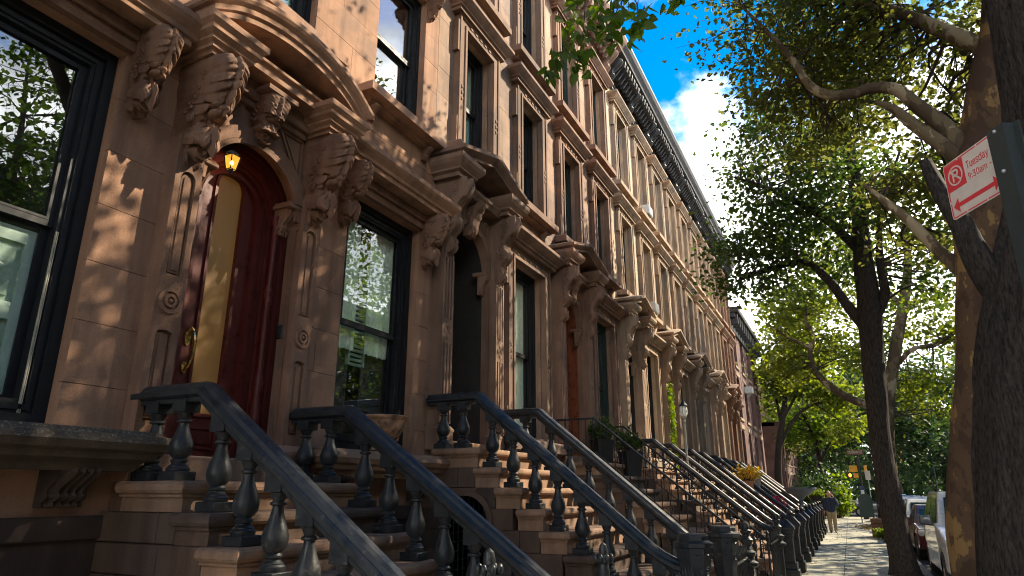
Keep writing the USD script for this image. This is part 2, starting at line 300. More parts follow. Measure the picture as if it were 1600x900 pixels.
    def bar(s, path, sec, closed_ends=True):
        """section (across, normal) carried along a polyline, mitred. path: list of 3-D points lying in one plane; sec: closed ring"""
        path = np.array(path, float); sec = np.array(sec, float); n = len(sec); R = []
        d = np.diff(path, axis=0); d /= np.linalg.norm(d, axis=1, keepdims=True)
        side = None
        for i in range(len(path)):
            a, b = d[max(i - 1, 0)], d[min(i, len(d) - 1)]
            t = a + b; t /= np.linalg.norm(t)
            if side is None: side = np.array([1., 0, 0]) if abs(t[0]) < .9 else np.array([0, 1., 0])
            nr = np.cross(side, t); nr /= np.linalg.norm(nr)
            if nr[2] < 0: nr = -nr
            sc = 1 / max(a @ t, .5)
            R.append(path[i] + sec[:, :1] * side + sec[:, 1:] * nr * sc)
        V = np.concatenate(R)
        F = [[i * n + j, i * n + (j + 1) % n, (i + 1) * n + (j + 1) % n, (i + 1) * n + j] for i in range(len(path) - 1) for j in range(n)]
        s.add(V, F)
        if closed_ends:
            for i in (0, len(path) - 1):
                ring = V[i * n:(i + 1) * n]; s.add(np.vstack([ring, ring.mean(0)]), [[j, (j + 1) % n, n] for j in range(n)])
        return s
_HC = {}
def _hull_cached(v):
    lo, hi = v.min(0), v.max(0)
    h = trimesh.convex.convex_hull(v); return h
def smooth_line(pts, k=5):
    """Catmull-Rom through the points"""
    p = np.array(pts, float)
    if len(p) < 3: return np.array([p[0] + (p[-1] - p[0]) * t for t in np.linspace(0, 1, k + 1)])
    q = np.vstack([2 * p[0] - p[1], p, 2 * p[-1] - p[-2]]); out = []
    for i in range(1, len(q) - 2):
        for t in np.arange(k) / k:
            out.append(.5 * (2 * q[i] + (q[i + 1] - q[i - 1]) * t + (2 * q[i - 1] - 5 * q[i] + 4 * q[i + 1] - q[i + 2]) * t * t + (3 * q[i] - q[i - 1] - 3 * q[i + 1] + q[i + 2]) * t ** 3))
    return np.vstack([out, p[-1]])

# ------------------------------------------------------------------ large structure: ground, road, pavement
GZ = -EYE / D                                # pavement level in facade units
KERB_Y = -1.20
g = M(); g.box(-60, 400, -260, 260, -1.5, -.16); structure('ground', g, 'earth')
g = M(); g.box(-60, 54, -13.2, KERB_Y - .15, -.20, -.13); g.box(62, 300, -13.2, KERB_Y - .15, -.20, -.13); g.box(54, 62, -200, 200, -.20, -.134); structure('road', g, 'asphalt')
walk = '/World/sidewalk'; UsdGeom.Xform.Define(stage, walk); ORIGIN[walk] = np.zeros(3); data(walk, kind='structure')
g = M(); g.box(-8, 53.5, KERB_Y, 6, -.19, -.035); obj(walk, 'bed', g, 'earth')
xs = np.arange(-3, 53.4, 1.5)
for i, x in enumerate(xs):
    for j, (ya, yb) in enumerate([(.35, 1.62), (-.92, .34)]):
        g = M(); dz = RND.uniform(-.006, .006); g.box(x + .006, min(x + 1.494, 53.5), ya, yb, -.05, dz, .008); obj(walk, 'paving_slab', g, RND.choice(['concrete', 'concrete', 'concrete_b']))
g = M(); g.box(-8, 53.5, 1.63, D + .2, -.05, -.008); obj(walk, 'areaway_paving', g, 'concrete_b')
for x in np.arange(-3, 53, 2.4):
    g = M(); g.box(x + .004, x + 2.396, KERB_Y - .15, KERB_Y - .003, -.19, .0, .012); obj(walk, 'kerb_stone', g, 'kerb_stone')
g = M()
for x in xs:
    if not (abs(x - 17.25) < 1.2 or abs(x - 9) < 1.2 or abs(x - 6) < 1.2 or abs(x - 27) < 1.2): g.box(x + .006, x + 1.494, KERB_Y + .002, -.93, -.05, -.004, .006)
obj(walk, 'verge_slab', g, 'concrete_b')
g = M(); g.box(62.5, 160, KERB_Y, 9, -.19, -.02); structure('far_sidewalk', g, 'concrete')
g = M(); g.box(-8, 53, -17, -13.2, -.19, -.01); g.box(62.5, 260, -17, -13.2, -.19, -.01); structure('opposite_sidewalk', g, 'concrete')

# ------------------------------------------------------------------ facade pieces
def ashlar(h, x0, x1, z0, z1, holes, mats, seed, blen=.31, lvl=.151):
    """backing wall with its openings, and the dressed stone blocks laid over it"""
    rnd = random.Random(seed); cut = unary_union(holes)
    w = M(True); w.prism(rect(x0, -.02, x1, z1).difference(cut), -.062, -.010); obj(h, 'wall', w, mats[0]); w = M(True); w.prism(rect(x0, z0, x1, -.0201).difference(cut), -.062, -.010); obj(h, 'basement_wall', w, 'shade_base_stone')  # basement wall takes the darker stone, its shade painted in
    c0 = math.floor((z0 - lvl) / .0935); ch = .0935
    for i in range(c0, int((z1 - lvl) / ch) + 1):
        za, zb = max(lvl + i * ch, z0), min(lvl + (i + 1) * ch, z1)
        if zb - za < .01: continue
        js = [x0]; q = x0 + blen * (.45 if i % 2 else .95) * rnd.uniform(.8, 1.1)
        while q < x1 - .12: js.append(q); q += blen * rnd.uniform(.85, 1.2)
        js.append(x1)
        for a, b in zip(js[:-1], js[1:]):
            gp = .0005
            pc = rect(a + gp, za + gp, b - gp, zb - gp).difference(cut)
            for piece in getattr(pc, 'geoms', [pc]):
                if piece.area > 6e-4:
                    m = M(True); m.prism(piece, -.010, rnd.uniform(-.0003, .0003)); obj(h, 'stone_block', m, rnd.choice(mats) if zb > -.02 else rnd.choice(['shade_base_stone', 'shade_base_stone', 'shade_step_stone']))  # lowest courses use the stones with shade in their colour

def window(h, x0, x1, z0, z1, p, frame, rnd, curtain=None, fw=.022, split=.5, room='room_dark', name='window', glassm='pane_glass', parts=True, cmat='curtain_teal'):
    fr = M(True); op = rect(x0, z0, x1, z1)
    fr.prism(op.difference(op.buffer(-fw, join_style=2)), p - .03, p - .004)
    fr.prism(op.difference(op.buffer(-fw * .45, join_style=2)), p - .004, p + .003)
    fr.prism(op.buffer(-fw * .6, join_style=2).difference(op.buffer(-fw * .82, join_style=2)), p - .004, p - .001)
    w = obj(h, name, fr, frame)
    a, b, c, d = x0 + fw, x1 - fw, z0 + fw * .6, z1 - fw
    zm = c + (d - c) * split; sw = .011
    for nm, lo, hi, q in (('upper_sash', zm - .006, d, p - .012), ('lower_sash', c, zm + .008, p - .021)):
        s = M(True); r = rect(a, lo, b, hi); inn = sg.box(a + sw, lo + (.018 if nm == 'lower_sash' else .012), b - sw, hi - .011)
        s.prism(r.difference(inn), q - .008, q); s.prism(inn.buffer(.002, join_style=2).difference(inn.buffer(-.002, join_style=2)), q - .003, q + .0006); obj(w, nm, s, frame)
        g = M(True); x_, z_, X_, Z_ = inn.bounds; g.box(x_ - .003, X_ + .003, q - .006, q - .0048, z_ - .003, Z_ + .003); obj(w, 'pane', g, glassm)
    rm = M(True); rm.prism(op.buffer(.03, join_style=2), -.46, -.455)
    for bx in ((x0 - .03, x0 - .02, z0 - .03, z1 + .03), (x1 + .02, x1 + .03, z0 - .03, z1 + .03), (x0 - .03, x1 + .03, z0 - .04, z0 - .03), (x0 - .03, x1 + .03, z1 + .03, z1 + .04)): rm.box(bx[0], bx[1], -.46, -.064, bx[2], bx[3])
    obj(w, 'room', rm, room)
    if curtain:
        for (ca, cb, za, zb) in curtain:
            xx = np.linspace(a + (b - a) * ca, a + (b - a) * cb, max(int(60 * (cb - ca)), 8)); ph = rnd.uniform(0, 6)
            pp = p - .037 - .005 * np.sin(xx / (b - a) * 75 + ph) - .003 * np.sin(xx / (b - a) * 31 + ph)
            zA, zB = c + (d - c) * za, c + (d - c) * zb
            cu = M(True); cu.grid(np.stack([np.stack([xx, pp, np.full_like(xx, z)], 1) for z in (zA, zB)])); obj(w, 'curtain', cu, cmat, smooth=True)
    return w

HOOD = [(0, 0), (.012, 0), (.012, .010), (.020, .014), (.020, .020), (.034, .030), (.046, .040), (.046, .052), (.040, .058), (0, .064)]
SILL = [(0, -.046), (.004, -.046), (.006, -.036), (.020, -.032), (.020, -.008), (.016, -.002), (0, 0)]
def scaled(prof, so, sh): return [(o * so, hh * sh) for o, hh in prof]

def console(h, name, xc, hw, zt, zb, pb, pmax, curve, kind, material, nu=33, nv=64):
    """carved bracket: the front follows "curve" (share of the height from the top, share of pmax); kind gives the carving"""
    t = np.linspace(0, 1, nv); cu = np.array(curve); from scipy.interpolate import PchipInterpolator
    pf = PchipInterpolator(cu[:, 0], cu[:, 1])(t) * pmax; z = zt + (zb - zt) * t
    u = np.linspace(-1, 1, nu); U, T = np.meshgrid(u, t); rel = np.zeros_like(U); wid = np.ones_like(t); am = pmax
    if kind == 'leaf':
        wid = np.interp(t, [0, .1, .34, .46, .56, .66, .78, .84, .93, 1], [.98, 1.02, .90, .72, .86, .62, .80, .62, .66, .40])
        def lf(a, b, n, k):
            s = np.clip((T - a) / (b - a), 0, 1); on = (T >= a) & (T <= b)
            rib = np.abs(np.sin(np.pi * (n * s - 1.3 * np.abs(U) + .15))) ** .55 + .22 * np.cos(np.pi * 3 * (n * s - 1.3 * np.abs(U)))
            fl = .95 * np.exp(-(U / .13) ** 2) + .80 * rib * (1 - .25 * np.abs(U)) - .75 * np.abs(U) ** 2.2 - .35 * np.exp(-((np.abs(U) - .2) / .06) ** 2)
            return np.where(on, k * am * fl * (.35 + .65 * s) + k * am * 1.5 * s ** 4, 0)
        wid = wid * (1 + .07 * np.abs(np.sin(np.pi * 5.5 * t))); rel = lf(0, .41, 5.5, .14) + lf(.58, .81, 3.5, .15) + np.where((T > .40) & (T < .58), .09 * am * np.cos(U * np.pi * 2.2) * np.sin((T - .4) / .18 * np.pi), 0)
        rel += np.where(T > .82, .12 * am * (np.exp(-((U / .5) ** 2 + ((T - .90) / .05) ** 2) * 1.3) + .6 * np.cos(np.hypot(U * 1.0, (T - .90) * 14) * 9)), 0)
    elif kind == 'scroll':
        wid = np.interp(t, [0, .3, .45, .62, .74, 1], [1, 1, .95, 1, .85, .7])
        rel = np.where(((T > .26) & (T < .40)) | ((T > .46) & (T < .70)), -.10 * am * np.abs(np.cos(U * np.pi * 2)) ** .6, 0)
        rel += np.where(T < .24, .06 * am * np.cos(U * np.pi * 2.5 + T * 20) + .08 * am * np.exp(-(U / .2) ** 2), 0) + np.where(T > .76, .12 * am * np.cos(U * np.pi * 2) * np.cos((T - .76) * 22), 0)
    elif kind == 'flute':
        rel = -.10 * am * np.abs(np.cos(U * np.pi * 2.5)) ** .5
    dp, dz = np.gradient(pf), np.gradient(z); L = np.hypot(dp, dz); nx, nz = -dz / L, dp / L
    edge = 1 - np.abs(U) ** 8 * .25
    P = np.stack([xc + U * hw * wid[:, None], pb + (pf[:, None] * edge + nx[:, None] * rel), z[:, None] + nz[:, None] * rel], -1)
    m = M(True); m.grid(P)
    for k in (0, -1):
        sd = np.stack([P[:, k], np.stack([P[:, k, 0], np.full(nv, min(0, pb)), z], 1)], 1); m.grid(sd if k else sd[:, ::-1])
    m.grid(np.stack([P[0], np.stack([P[0, :, 0], np.full(nu, min(0, pb)), P[0, :, 2]], 1)])); m.grid(np.stack([P[-1], np.stack([P[-1, :, 0], np.full(nu, min(0, pb)), P[-1, :, 2]], 1)]))
    if kind in ('leaf', 'scroll'):                       # volutes and a beaded spray carved on the two cheeks
        a = np.linspace(0, 4.2 * np.pi, 40); H = zt - zb
        for sx in (-1, 1):
            x = xc + sx * hw * .99
            for (tc, pc, r0, s_) in ((.13, .52, .075, 1), (.60, .26, .045, -1)):
                rr = H * r0 * (1 - a / a[-1] * .85); m.tube(np.stack([np.full(40, x), pb + pmax * pc + rr * np.cos(a * s_ + 1.2), zt - H * tc + rr * np.sin(a * s_ + 1.2)], 1), H * .0105, 5)
            q = np.linspace(.22, .58, 9)
            for i, tt in enumerate(q):
                m.ball((x, pb + pmax * (.42 - .30 * (tt - .22) / .36 + .05 * (-1) ** i), zt - H * tt), (hw * .09, H * .018, H * .024), 1)
    if kind == 'leaf':
        H = zt - zb
        for dx, tt, pp in ((0, .50, .70), (-.38, .47, .62), (.38, .47, .62), (-.2, .545, .60), (.24, .55, .58)): m.ball((xc + dx * hw, pb + pmax * pp, zt - H * tt), (hw * .33, pmax * .17, H * .040), 2)
        a = np.linspace(0, 5.5 * np.pi, 50); rr = hw * .5 * (1 - a / a[-1] * .9)
        m.tube(np.stack([xc + rr * np.cos(a), np.full(50, pb + pmax * .36), zt - H * .905 + rr * np.sin(a)], 1), hw * .10, 6)
        for sx in (-1, 1):
            for k in range(3): m.ball((xc + sx * hw * (.78 - .05 * k), pb + pmax * (.80 - .16 * k), zt - H * (.10 + .10 * k)), (hw * .20, pmax * .10, H * .045), 1)
    return obj(h, name, m, material, smooth=50)
LEAF = [(0, .92), (.10, 1.0), (.24, .92), (.38, .66), (.43, .50), (.50, .56), (.57, .46), (.62, .36), (.74, .47), (.80, .40), (.83, .26), (.90, .30), (.96, .20), (1, .05)]
SCROLL = [(0, .95), (.10, 1.0), (.22, .90), (.34, .62), (.42, .42), (.46, .40), (.52, .56), (.60, .58), (.68, .42), (.73, .22), (.77, .20), (.80, .34), (.90, .28), (1, .08)]
FLUTE = [(0, .98), (.12, 1.0), (.3, .82), (.5, .58), (.62, .50), (.7, .56), (.8, .48), (.88, .36), (.93, .40), (1, .34)]

def ring_disc(m, xc, zc, r0, r1, p0, p1): m.prism(sg.Point(xc, zc).buffer(r1, 10).difference(sg.Point(xc, zc).buffer(r0, 10)) if r0 else sg.Point(xc, zc).buffer(r1, 10), p0, p1)

def cornice(h, x0, x1, mt, seed):
    """bracketed roof cornice: one length per house"""
    z0 = 2.345; m = M(True)
    m.box(x0 + .001, x1 - .001, .0, .016, z0, z0 + .012); m.box(x0 + .001, x1 - .001, 0, .010, z0 + .012, z0 + .10)
    for q in np.arange(x0 + .05, x1 - .05, .148): m.prism(rect(q - .045, z0 + .028, q + .045, z0 + .086).difference(rect(q - .036, z0 + .036, q + .036, z0 + .078)), .010, .015)
    pr = [(.0, z0 + .10), (.03, z0 + .10), (.03, z0 + .118), (.12, z0 + .150), (.125, z0 + .165), (.145, z0 + .185), (.155, z0 + .205), (.155, z0 + .222), (0, z0 + .232)]
    m.prism(sg.Polygon(pr), x0 + .0008, x1 - .0008, 'x'); obj(h, 'cornice', m, mt)
    cut = [(0, .9), (.15, 1.0), (.35, .8), (.55, .42), (.7, .5), (.85, .3), (1, .12)]
    for q in (x0 + .045, x0 + .445, x1 - .045):
        console(h, 'cornice_bracket', q, .022, z0 + .135, z0 - .012, .012, .105, cut, 'flute', mt, 9, 16)
    for q in np.arange(x0 + .095, x1 - .08, .0495):
        if min(abs(q - x0 - .445), abs(q - x1 + .045)) < .035: continue
        d = M(True); d.prism(sg.Polygon([(.03, z0 + .102), (.105, z0 + .102), (.112, z0 + .120), (.112, z0 + .138), (.03, z0 + .118)]), q - .010, q + .010, 'x'); d.prism(sg.Polygon([(.03, z0 + .062), (.05, z0 + .062), (.085, z0 + .104), (.03, z0 + .104)]), q - .007, q + .007, 'x'); obj(h, 'modillion', d, mt)

def shell(h, x0, x1, mt):
    m = M(True); m.box(x0 + .001, x1 - .001, -2.4, -.062, 2.50, 2.53); m.box(x0 + .001, x1 - .001, -2.43, -2.40, GZ, 2.53); m.box(x0 + .0005, x0 + .004, -2.4, -.0625, GZ, 2.5); m.box(x1 - .004, x1 - .0005, -2.4, -.0625, GZ, 2.5)
    obj(h, 'roof', m, mt)

# ------------------------------------------------------------------ the near pair of ornate houses (0 and 1)
def ornate_house(x0, x1, wl, wr, xc, ups, label, with_door, seed):
    rnd = random.Random(seed); h = thing('brownstone_house', label, 'house', (x0 * D, D, 0))
    mats = ['brownstone_warm', 'brownstone_warm', 'brownstone_warm_light', 'brownstone_warm_dark']
    zh, zs_ = .704, .087
    holes = [rect(wl, zs_ - .002, wr, zh)]
    if with_door: holes.append(arch(xc, .134, .0137, .545, 24))
    for a, b in ups: holes += [rect(a, 1.005, b, 1.47), rect(a, 1.70, b, 2.16)]
    holes.append(rect(wl + .03, -.30, wr - .03, -.13))
    ashlar(h, x0, x1, GZ, 2.5, holes, mats, seed, blen=.9); shell(h, x0, x1, 'brownstone_warm_dark'); cornice(h, x0, x1, 'cornice_brown', seed)
    # parlour window
    w = window(h, wl, wr, zs_, zh, -.026, 'window_black', rnd, fw=.036, split=.50, room='room_wall',
               curtain=[(0, .40, .40, 1), (.60, 1, .40, 1)] if with_door else None, cmat='curtain_pale')
    if with_door:                                     # louvred shutter leaf between the curtains, folding panels below
        m = M(True)
        for q in np.arange(.30, .56, .012): m.box(wl + .135, wl + .185, -.083, -.078, q, q + .007)
        m.box(wl + .128, wl + .135, -.086, -.076, .30, .56); m.box(wl + .185, wl + .192, -.086, -.076, .30, .56); obj(w, 'louvre', m, 'shutter_green')
        m = M(True)
        for a in (.0, .5): m.box(wl + .04 + a * (wr - wl), wl + .14 + a * (wr - wl), -.09, -.085, .11, .36, .002)
        obj(w, 'shutter', m, 'room_wall')
    else:
        for i in range(3):
            m = M(True); a, b = wr - .045 - .082 * (i + 1), wr - .045 - .082 * i - .003
            pl = rect(a, .12, b, .372); pan = unary_union([rect(a + .013, .145, b - .013, .235), rect(a + .013, .26, b - .013, .35)])
            m.prism(pl.difference(pan), -.058, -.052); m.prism(pl.buffer(-.004, join_style=2), -.060, -.0575); m.prism(pan.buffer(-.009, join_style=2), -.0575, -.054); obj(w, 'shutter', m, 'shutter_green')
        m = M(True)
        for q in np.arange(.12, .37, .012): m.box(wr - .35, wr - .292, -.064, -.059, q, q + .007)
        obj(w, 'louvre', m, 'shutter_green')
        m = M(True); m.box(wr - .0362, wr - .0345, -.030, -.027, .10, .375); m.box(wr - .0335, wr - .0325, -.030, -.027, .10, .375); obj(w, 'sash_track', m, 'track_cream')
        dx, dz = wr - .083, .123; m = M(True); ring_disc(m, dx, dz, .0095, .0145, -.0463, -.0457); st_ = obj(w, 'sticker', m, 'black_iron', label='small round sticker low on the window pane')
        m = M(True); ring_disc(m, dx, dz, 0, .0095, -.0463, -.0458); obj(w, 'sticker_centre', m, 'urn_rust')
        m = M(True)
        for k in range(22):
            a = k / 22 * 2 * np.pi; m.box(dx + .012 * math.cos(a) - .0008, dx + .012 * math.cos(a) + .0008, -.0457, -.0454, dz + .012 * math.sin(a) - .0011, dz + .012 * math.sin(a) + .0011)
        obj(w, 'sticker_lettering', m, 'sign_white')
    # hood over the window, carried by two carved brackets
    m = M(True); m.box(wl - .012, wr + .012, 0, .012, zh + .002, .752); m.box(wl - .006, wr + .006, 0.012, .022, zh + .022, .747, .003); obj(h, 'lintel', m, 'brownstone_carved')
    m = M(True); m.sweep([(0, 0), (.020, 0), (.020, .012), (.026, .014), (.028, .022), (.040, .032), (.044, .038), (.044, .050), (.036, .053), (0, .060)], [wl - .050, wr + .052], [.748, .748], pb=.036); m.box(wl - .050, wr + .052, -.005, .036, .7485, .803); obj(h, 'window_hood', m, 'brownstone_warm_light')
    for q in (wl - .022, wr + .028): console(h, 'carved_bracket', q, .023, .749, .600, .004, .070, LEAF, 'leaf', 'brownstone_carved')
    # sill on fluted consoles
    m = M(True); m.sweep([(0, -.056), (.030, -.056), (.034, -.046), (.048, -.040), (.052, -.032), (.060, -.028), (.066, -.018), (.062, -.008), (.054, -.006), (.050, 0), (0, .004)], [wl - .055, wr + .06], [.083, .083], pb=.03); m.box(wl - .055, wr + .06, -.02, .03, .030, .0868); obj(h, 'window_sill', m, 'mossy_sill' if not with_door else 'step_stone')
    for q in (wl - .022, wr + .020): console(h, 'sill_console', q, .027, .031, -.022, .002, .066, FLUTE, 'flute', 'shade_base_stone', 31, 40)  # consoles in the darkened stone: shade under the sill is painted
    # basement
    m = M(True); m.box(x0, x1, 0, .010, -.066, -.034, .002); obj(h, 'water_table', m, 'shade_base_stone')
    window(h, wl + .03, wr - .03, -.30, -.13, -.02, 'window_black', rnd, room='room_dark')
    # upper storeys
    for a, b in ups:
        for zb, zt in ((1.005, 1.47), (1.70, 2.16)):
            window(h, a, b, zb, zt, -.024, 'window_black', rnd, curtain=[(.6, 1, 0, 1)] if rnd.random() < .5 else None)
            m = M(True); m.sweep(scaled(SILL, 1.9, .95), [a - .028, b + .028], [zb - .002, zb - .002], pb=.012); m.box(a - .028, b + .028, -.02, .012, zb - .046, zb - .0035); obj(h, 'window_sill', m, 'brownstone_warm_light')
            for q in (a - .012, b + .012): console(h, 'sill_bracket', q, .011, zb - .045, zb - .085, 0, .036, FLUTE, 'flute', 'brownstone_carved', 9, 14)
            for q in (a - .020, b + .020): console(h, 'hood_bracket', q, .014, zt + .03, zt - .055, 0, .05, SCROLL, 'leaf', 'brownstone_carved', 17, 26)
            m = M(True); m.sweep(HOOD, [a - .04, b + .04], [zt + .03, zt + .03], pb=.02); m.box(a - .04, b + .04, -.005, .02, zt + .0305, zt + .09); obj(h, 'window_hood', m, 'brownstone_warm_light')
    if not with_door: return h
    # ---- doorway
    pl_in, pl_out = .128, .180
    for sx in (-1, 1):
        a, b = sorted((xc + sx * pl_in, xc + sx * pl_out)); m = M(True); mid = (a + b) / 2; hw_ = (b - a) / 2
        m.box(a, b, 0, .021, .080, .60); face = rect(a, .080, b, .60)
        pan = unary_union([arch(mid, hw_ * .56, .345, .520, 10), arch(mid, hw_ * .56, .105, .245, 10, rise=.006)]); disc = sg.Point(mid, .300).buffer(hw_ * .86, 12)
        m.prism(face.difference(pan).union(disc).intersection(face), .021, .030); m.prism(pan.difference(disc).buffer(-.004), .021, .0255); m.prism(pan.difference(disc).buffer(-.0085), .0255, .0275)
        for r0, r1, q in ((hw_ * .60, hw_ * .84, .0335), (hw_ * .26, hw_ * .44, .0345)): ring_disc(m, mid, .300, r0, r1, .030, q)
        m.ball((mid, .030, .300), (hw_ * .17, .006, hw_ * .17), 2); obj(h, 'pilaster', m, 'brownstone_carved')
        m = M(True); m.box(a - .004, b + .004, 0, .038, .0137, .068, .002); m.sweep([(0, 0), (.010, 0), (.010, .006), (.003, .014), (0, .018)], [a, b], [.066, .066], pb=.030); m.box(a, b, 0, .03, .066, .083); obj(h, 'pilaster_base', m, 'brownstone_warm_light')
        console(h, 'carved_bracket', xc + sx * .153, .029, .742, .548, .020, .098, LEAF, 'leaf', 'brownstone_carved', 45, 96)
        m = M(True); A, B = xc + sx * .153 - .040, xc + sx * .153 + .040
        m.sweep([(0, 0), (.006, 0), (.006, .008), (.012, .010), (.012, .017), (.019, .022), (.019, .027), (.028, .034), (.028, .042), (.036, .050), (.036, .062), (.032, .065), (0, .069)], [A + .012, B - .012], [.742, .742], pb=.080); m.box(A + .012, B - .012, -.005, .080, .7425, .8105); obj(h, 'cap_block', m, 'brownstone_warm_light')
    m = M(True); outer = rect(xc - pl_in - .001, .0137, xc + pl_in + .001, .795); op = arch(xc, pl_in - .003, .0137, .545, 28)
    m.prism(outer.difference(op), -.010, .012); ringo = arch(xc, pl_in - .0035, .545, .545, 28).difference(arch(xc, pl_in - .013, .5, .545, 28)); m.prism(ringo.union(arch(xc, pl_in + .022, .53, .545, 28).difference(arch(xc, pl_in - .003, .5, .545, 28)).intersection(outer)), .012, .020); obj(h, 'arch_panel', m, 'brownstone_carved')
    for sx in (-1, 1):
        m = M(True); tri = sg.Polygon([(xc + sx * .118, .62), (xc + sx * .118, .735), (xc + sx * .045, .735)]); m.prism(tri.difference(tri.buffer(-.006)), .012, .017); m.prism(tri.buffer(-.011), .012, .0165); obj(h, 'spandrel_moulding', m, 'brownstone_carved')
    for k, (a, b, pp) in enumerate(((.735, .748, .026), (.748, .764, .036), (.764, .79, .030))):
        m = M(True); m.box(xc - .115, xc + .115, 0, pp, a, b, .002); obj(h, 'architrave', m, 'brownstone_carved')
    m = M(True); m.sweep([(0, 0), (.004, 0), (.004, .016), (.012, .020), (.012, .026), (0, .030)], [xc - .10, xc + .10], [.790, .790], pb=.062); m.box(xc - .10, xc + .10, 0, .062, .7905, .818); obj(h, 'door_beam', m, 'brownstone_warm_light')
    console(h, 'keystone', xc, .030, .765, .672, .012, .055, [(0, 1), (.2, .9), (.5, .6), (.8, .5), (1, .3)], 'leaf', 'brownstone_carved', 25, 36)
    m = M(True); m.sweep([(0, 0), (.006, .002), (.006, .012), (0, .014)], [xc - .034, xc + .034], [.763, .763], pb=.064); m.box(xc - .034, xc + .034, 0, .064, .7635, .7765); obj(h, 'keystone_cap', m, 'brownstone_carved')
    for sx in (-1, 1):
        q = xc + sx * (pl_in - .011)
        console(h, 'impost_bracket', q, .021, .572, .515, -.024, .040, FLUTE, 'flute', 'brownstone_carved', 21, 26)
        m = M(True); m.box(q - .026, q + .026, -.03, .024, .571, .580, .002); m.box(q - .023, q + .023, -.03, .020, .5795, .586, .002); obj(h, 'impost_cap', m, 'brownstone_carved')
    th = np.linspace(-1, 1, 25); xs_ = xc + .186 * th; zs_a = .813 + .050 * (np.sqrt(1 - (th * .80) ** 2) - .6) / .4
    m = M(True); m.sweep([(0, -.002), (.020, -.002), (.020, .010), (.026, .013), (.026, .024), (.034, .030), (.038, .036), (.038, .046), (.032, .050), (0, .058)], xs_, zs_a, pb=.082, back=-.005)
    V = np.concatenate([np.stack([xs_, np.full(25, q), zs_a + dz], 1) for q, dz in ((.0, -.002), (.082, -.002))]); m.add(V, [[i, i + 1, 26 + i, 25 + i] for i in range(24)]); V = np.concatenate([np.stack([xs_, np.full(25, q), zs_a + .058], 1) for q in (-.002, .082)]); m.add(V, [[i, i + 1, 26 + i, 25 + i] for i in range(24)])
    obj(h, 'arched_hood', m, 'brownstone_warm_light', smooth=25)
    m = M(True); m.box(xc - .17, xc + .17, 0, .012, .8185, .845); obj(h, 'tympanum', m, 'brownstone_carved')
    # ---- recessed red door with its mouldings
    d = None
    rings = [(.127, .115, -.034, -.012), (.115, .106, -.034, -.018), (.106, .089, -.044, -.026), (.089, .080, -.05, -.032), (.080, .067, -.056, -.040)]
    for i, (a, b, q0, q1) in enumerate(rings):
        m = M(True); m.prism(arch(xc, a, .055, .545, 30).difference(arch(xc, b, .05, .545, 30)), q0, q1)
        if d is None: d = obj(h, 'door', m, 'red_door_dark')
        else: obj(d, 'casing', m, ['red_door_paint', 'red_door_dark'][i % 2])
    for sx in (-1, 1):
        x = xc + sx * .099; pr = [(.0, .055), (.011, .055), (.011, .09), (.0095, .095), (.0095, .16), (.007, .17), (.0085, .18), (.0095, .19), (.0095, .205), (.0075, .215), (.0062, .225), (.0062, .36), (.0085, .365), (.0085, .372), (.0065, .378), (.0095, .386), (.0085, .394), (.0060, .40), (.0060, .53), (.0095, .536), (.0115, .555), (.0, .556)]
        m = M(True); m.lathe(pr, (x, -.020, 0), 18); obj(d, 'colonnette', m, 'red_door_paint', smooth=40)
    leafp = arch(xc, .0675, .058, .545, 28); gl = arch(xc, .032, .135, .585, 24)
    m = M(True); m.prism(leafp.difference(gl), -.064, -.050); m.prism(gl.buffer(.006).difference(gl), -.05, -.046); pan = rect(xc - .036, .072, xc + .036, .112)
    m.prism(pan.difference(pan.buffer(-.005, join_style=2)), -.05, -.046); m.prism(pan.buffer(-.009, join_style=2), -.05, -.047); obj(d, 'door_leaf', m, 'red_door_paint')
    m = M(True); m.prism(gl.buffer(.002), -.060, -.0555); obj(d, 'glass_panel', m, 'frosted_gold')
    m = M(True); x = xc - .050
    m.prism(affinity.scale(sg.Point(x, .268).buffer(.006, 8), 1, 2.6), -.05, -.0475); m.prism(affinity.scale(sg.Point(x, .212).buffer(.006, 8), 1, 1.9), -.05, -.0475)
    m.tube(smooth_line([(x, -.049, .272), (x, -.036, .276), (x, -.030, .262), (x + .001, -.031, .240), (x, -.034, .222), (x, -.042, .212), (x, -.049, .208)], 6), np.interp(np.linspace(0, 1, 37), [0, .5, 1], [.0028, .0040, .0026]), 8); m.tube([(x - .004, -.047, .283), (x, -.042, .285), (x + .006, -.042, .281)], .0022, 6); obj(d, 'handle', m, 'brass', smooth=40)
    m = M(True); m.box(xc + .122, xc + .128, -.011, .004, .295, .325, .002); obj(h, 'letterbox', m, 'black_iron')
    m = M(True); m.box(xc - .128, xc + .128, -.07, .026, .0140, .056, .003); obj(h, 'door_sill', m, 'step_stone')
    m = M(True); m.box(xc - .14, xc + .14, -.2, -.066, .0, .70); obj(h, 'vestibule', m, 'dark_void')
    # lantern hung in the arch
    t = thing('wall_lantern', 'small lit amber glass lantern hanging in the arch of the red door', 'lantern', ((xc - .050) * D, D * 1.01, EYE + .60 * D))
    L, q, zt = xc - .050, .004, .622; s = .0105; cage = M(True); gl_ = M(True)
    for sx in (-1, 1):
        for sy in (-1, 1): cage.tube([(L + sx * s, q + sy * s, zt), (L + sx * s * .62, q + sy * s * .62, zt - .028)], .0013, 4)
    for z_, k in ((zt, 1), (zt - .028, .62)):
        ps = [(L + a * s * k, q + b * s * k, z_) for a, b in ((-1, -1), (1, -1), (1, 1), (-1, 1), (-1, -1))]; cage.tube(ps, .0011, 4)
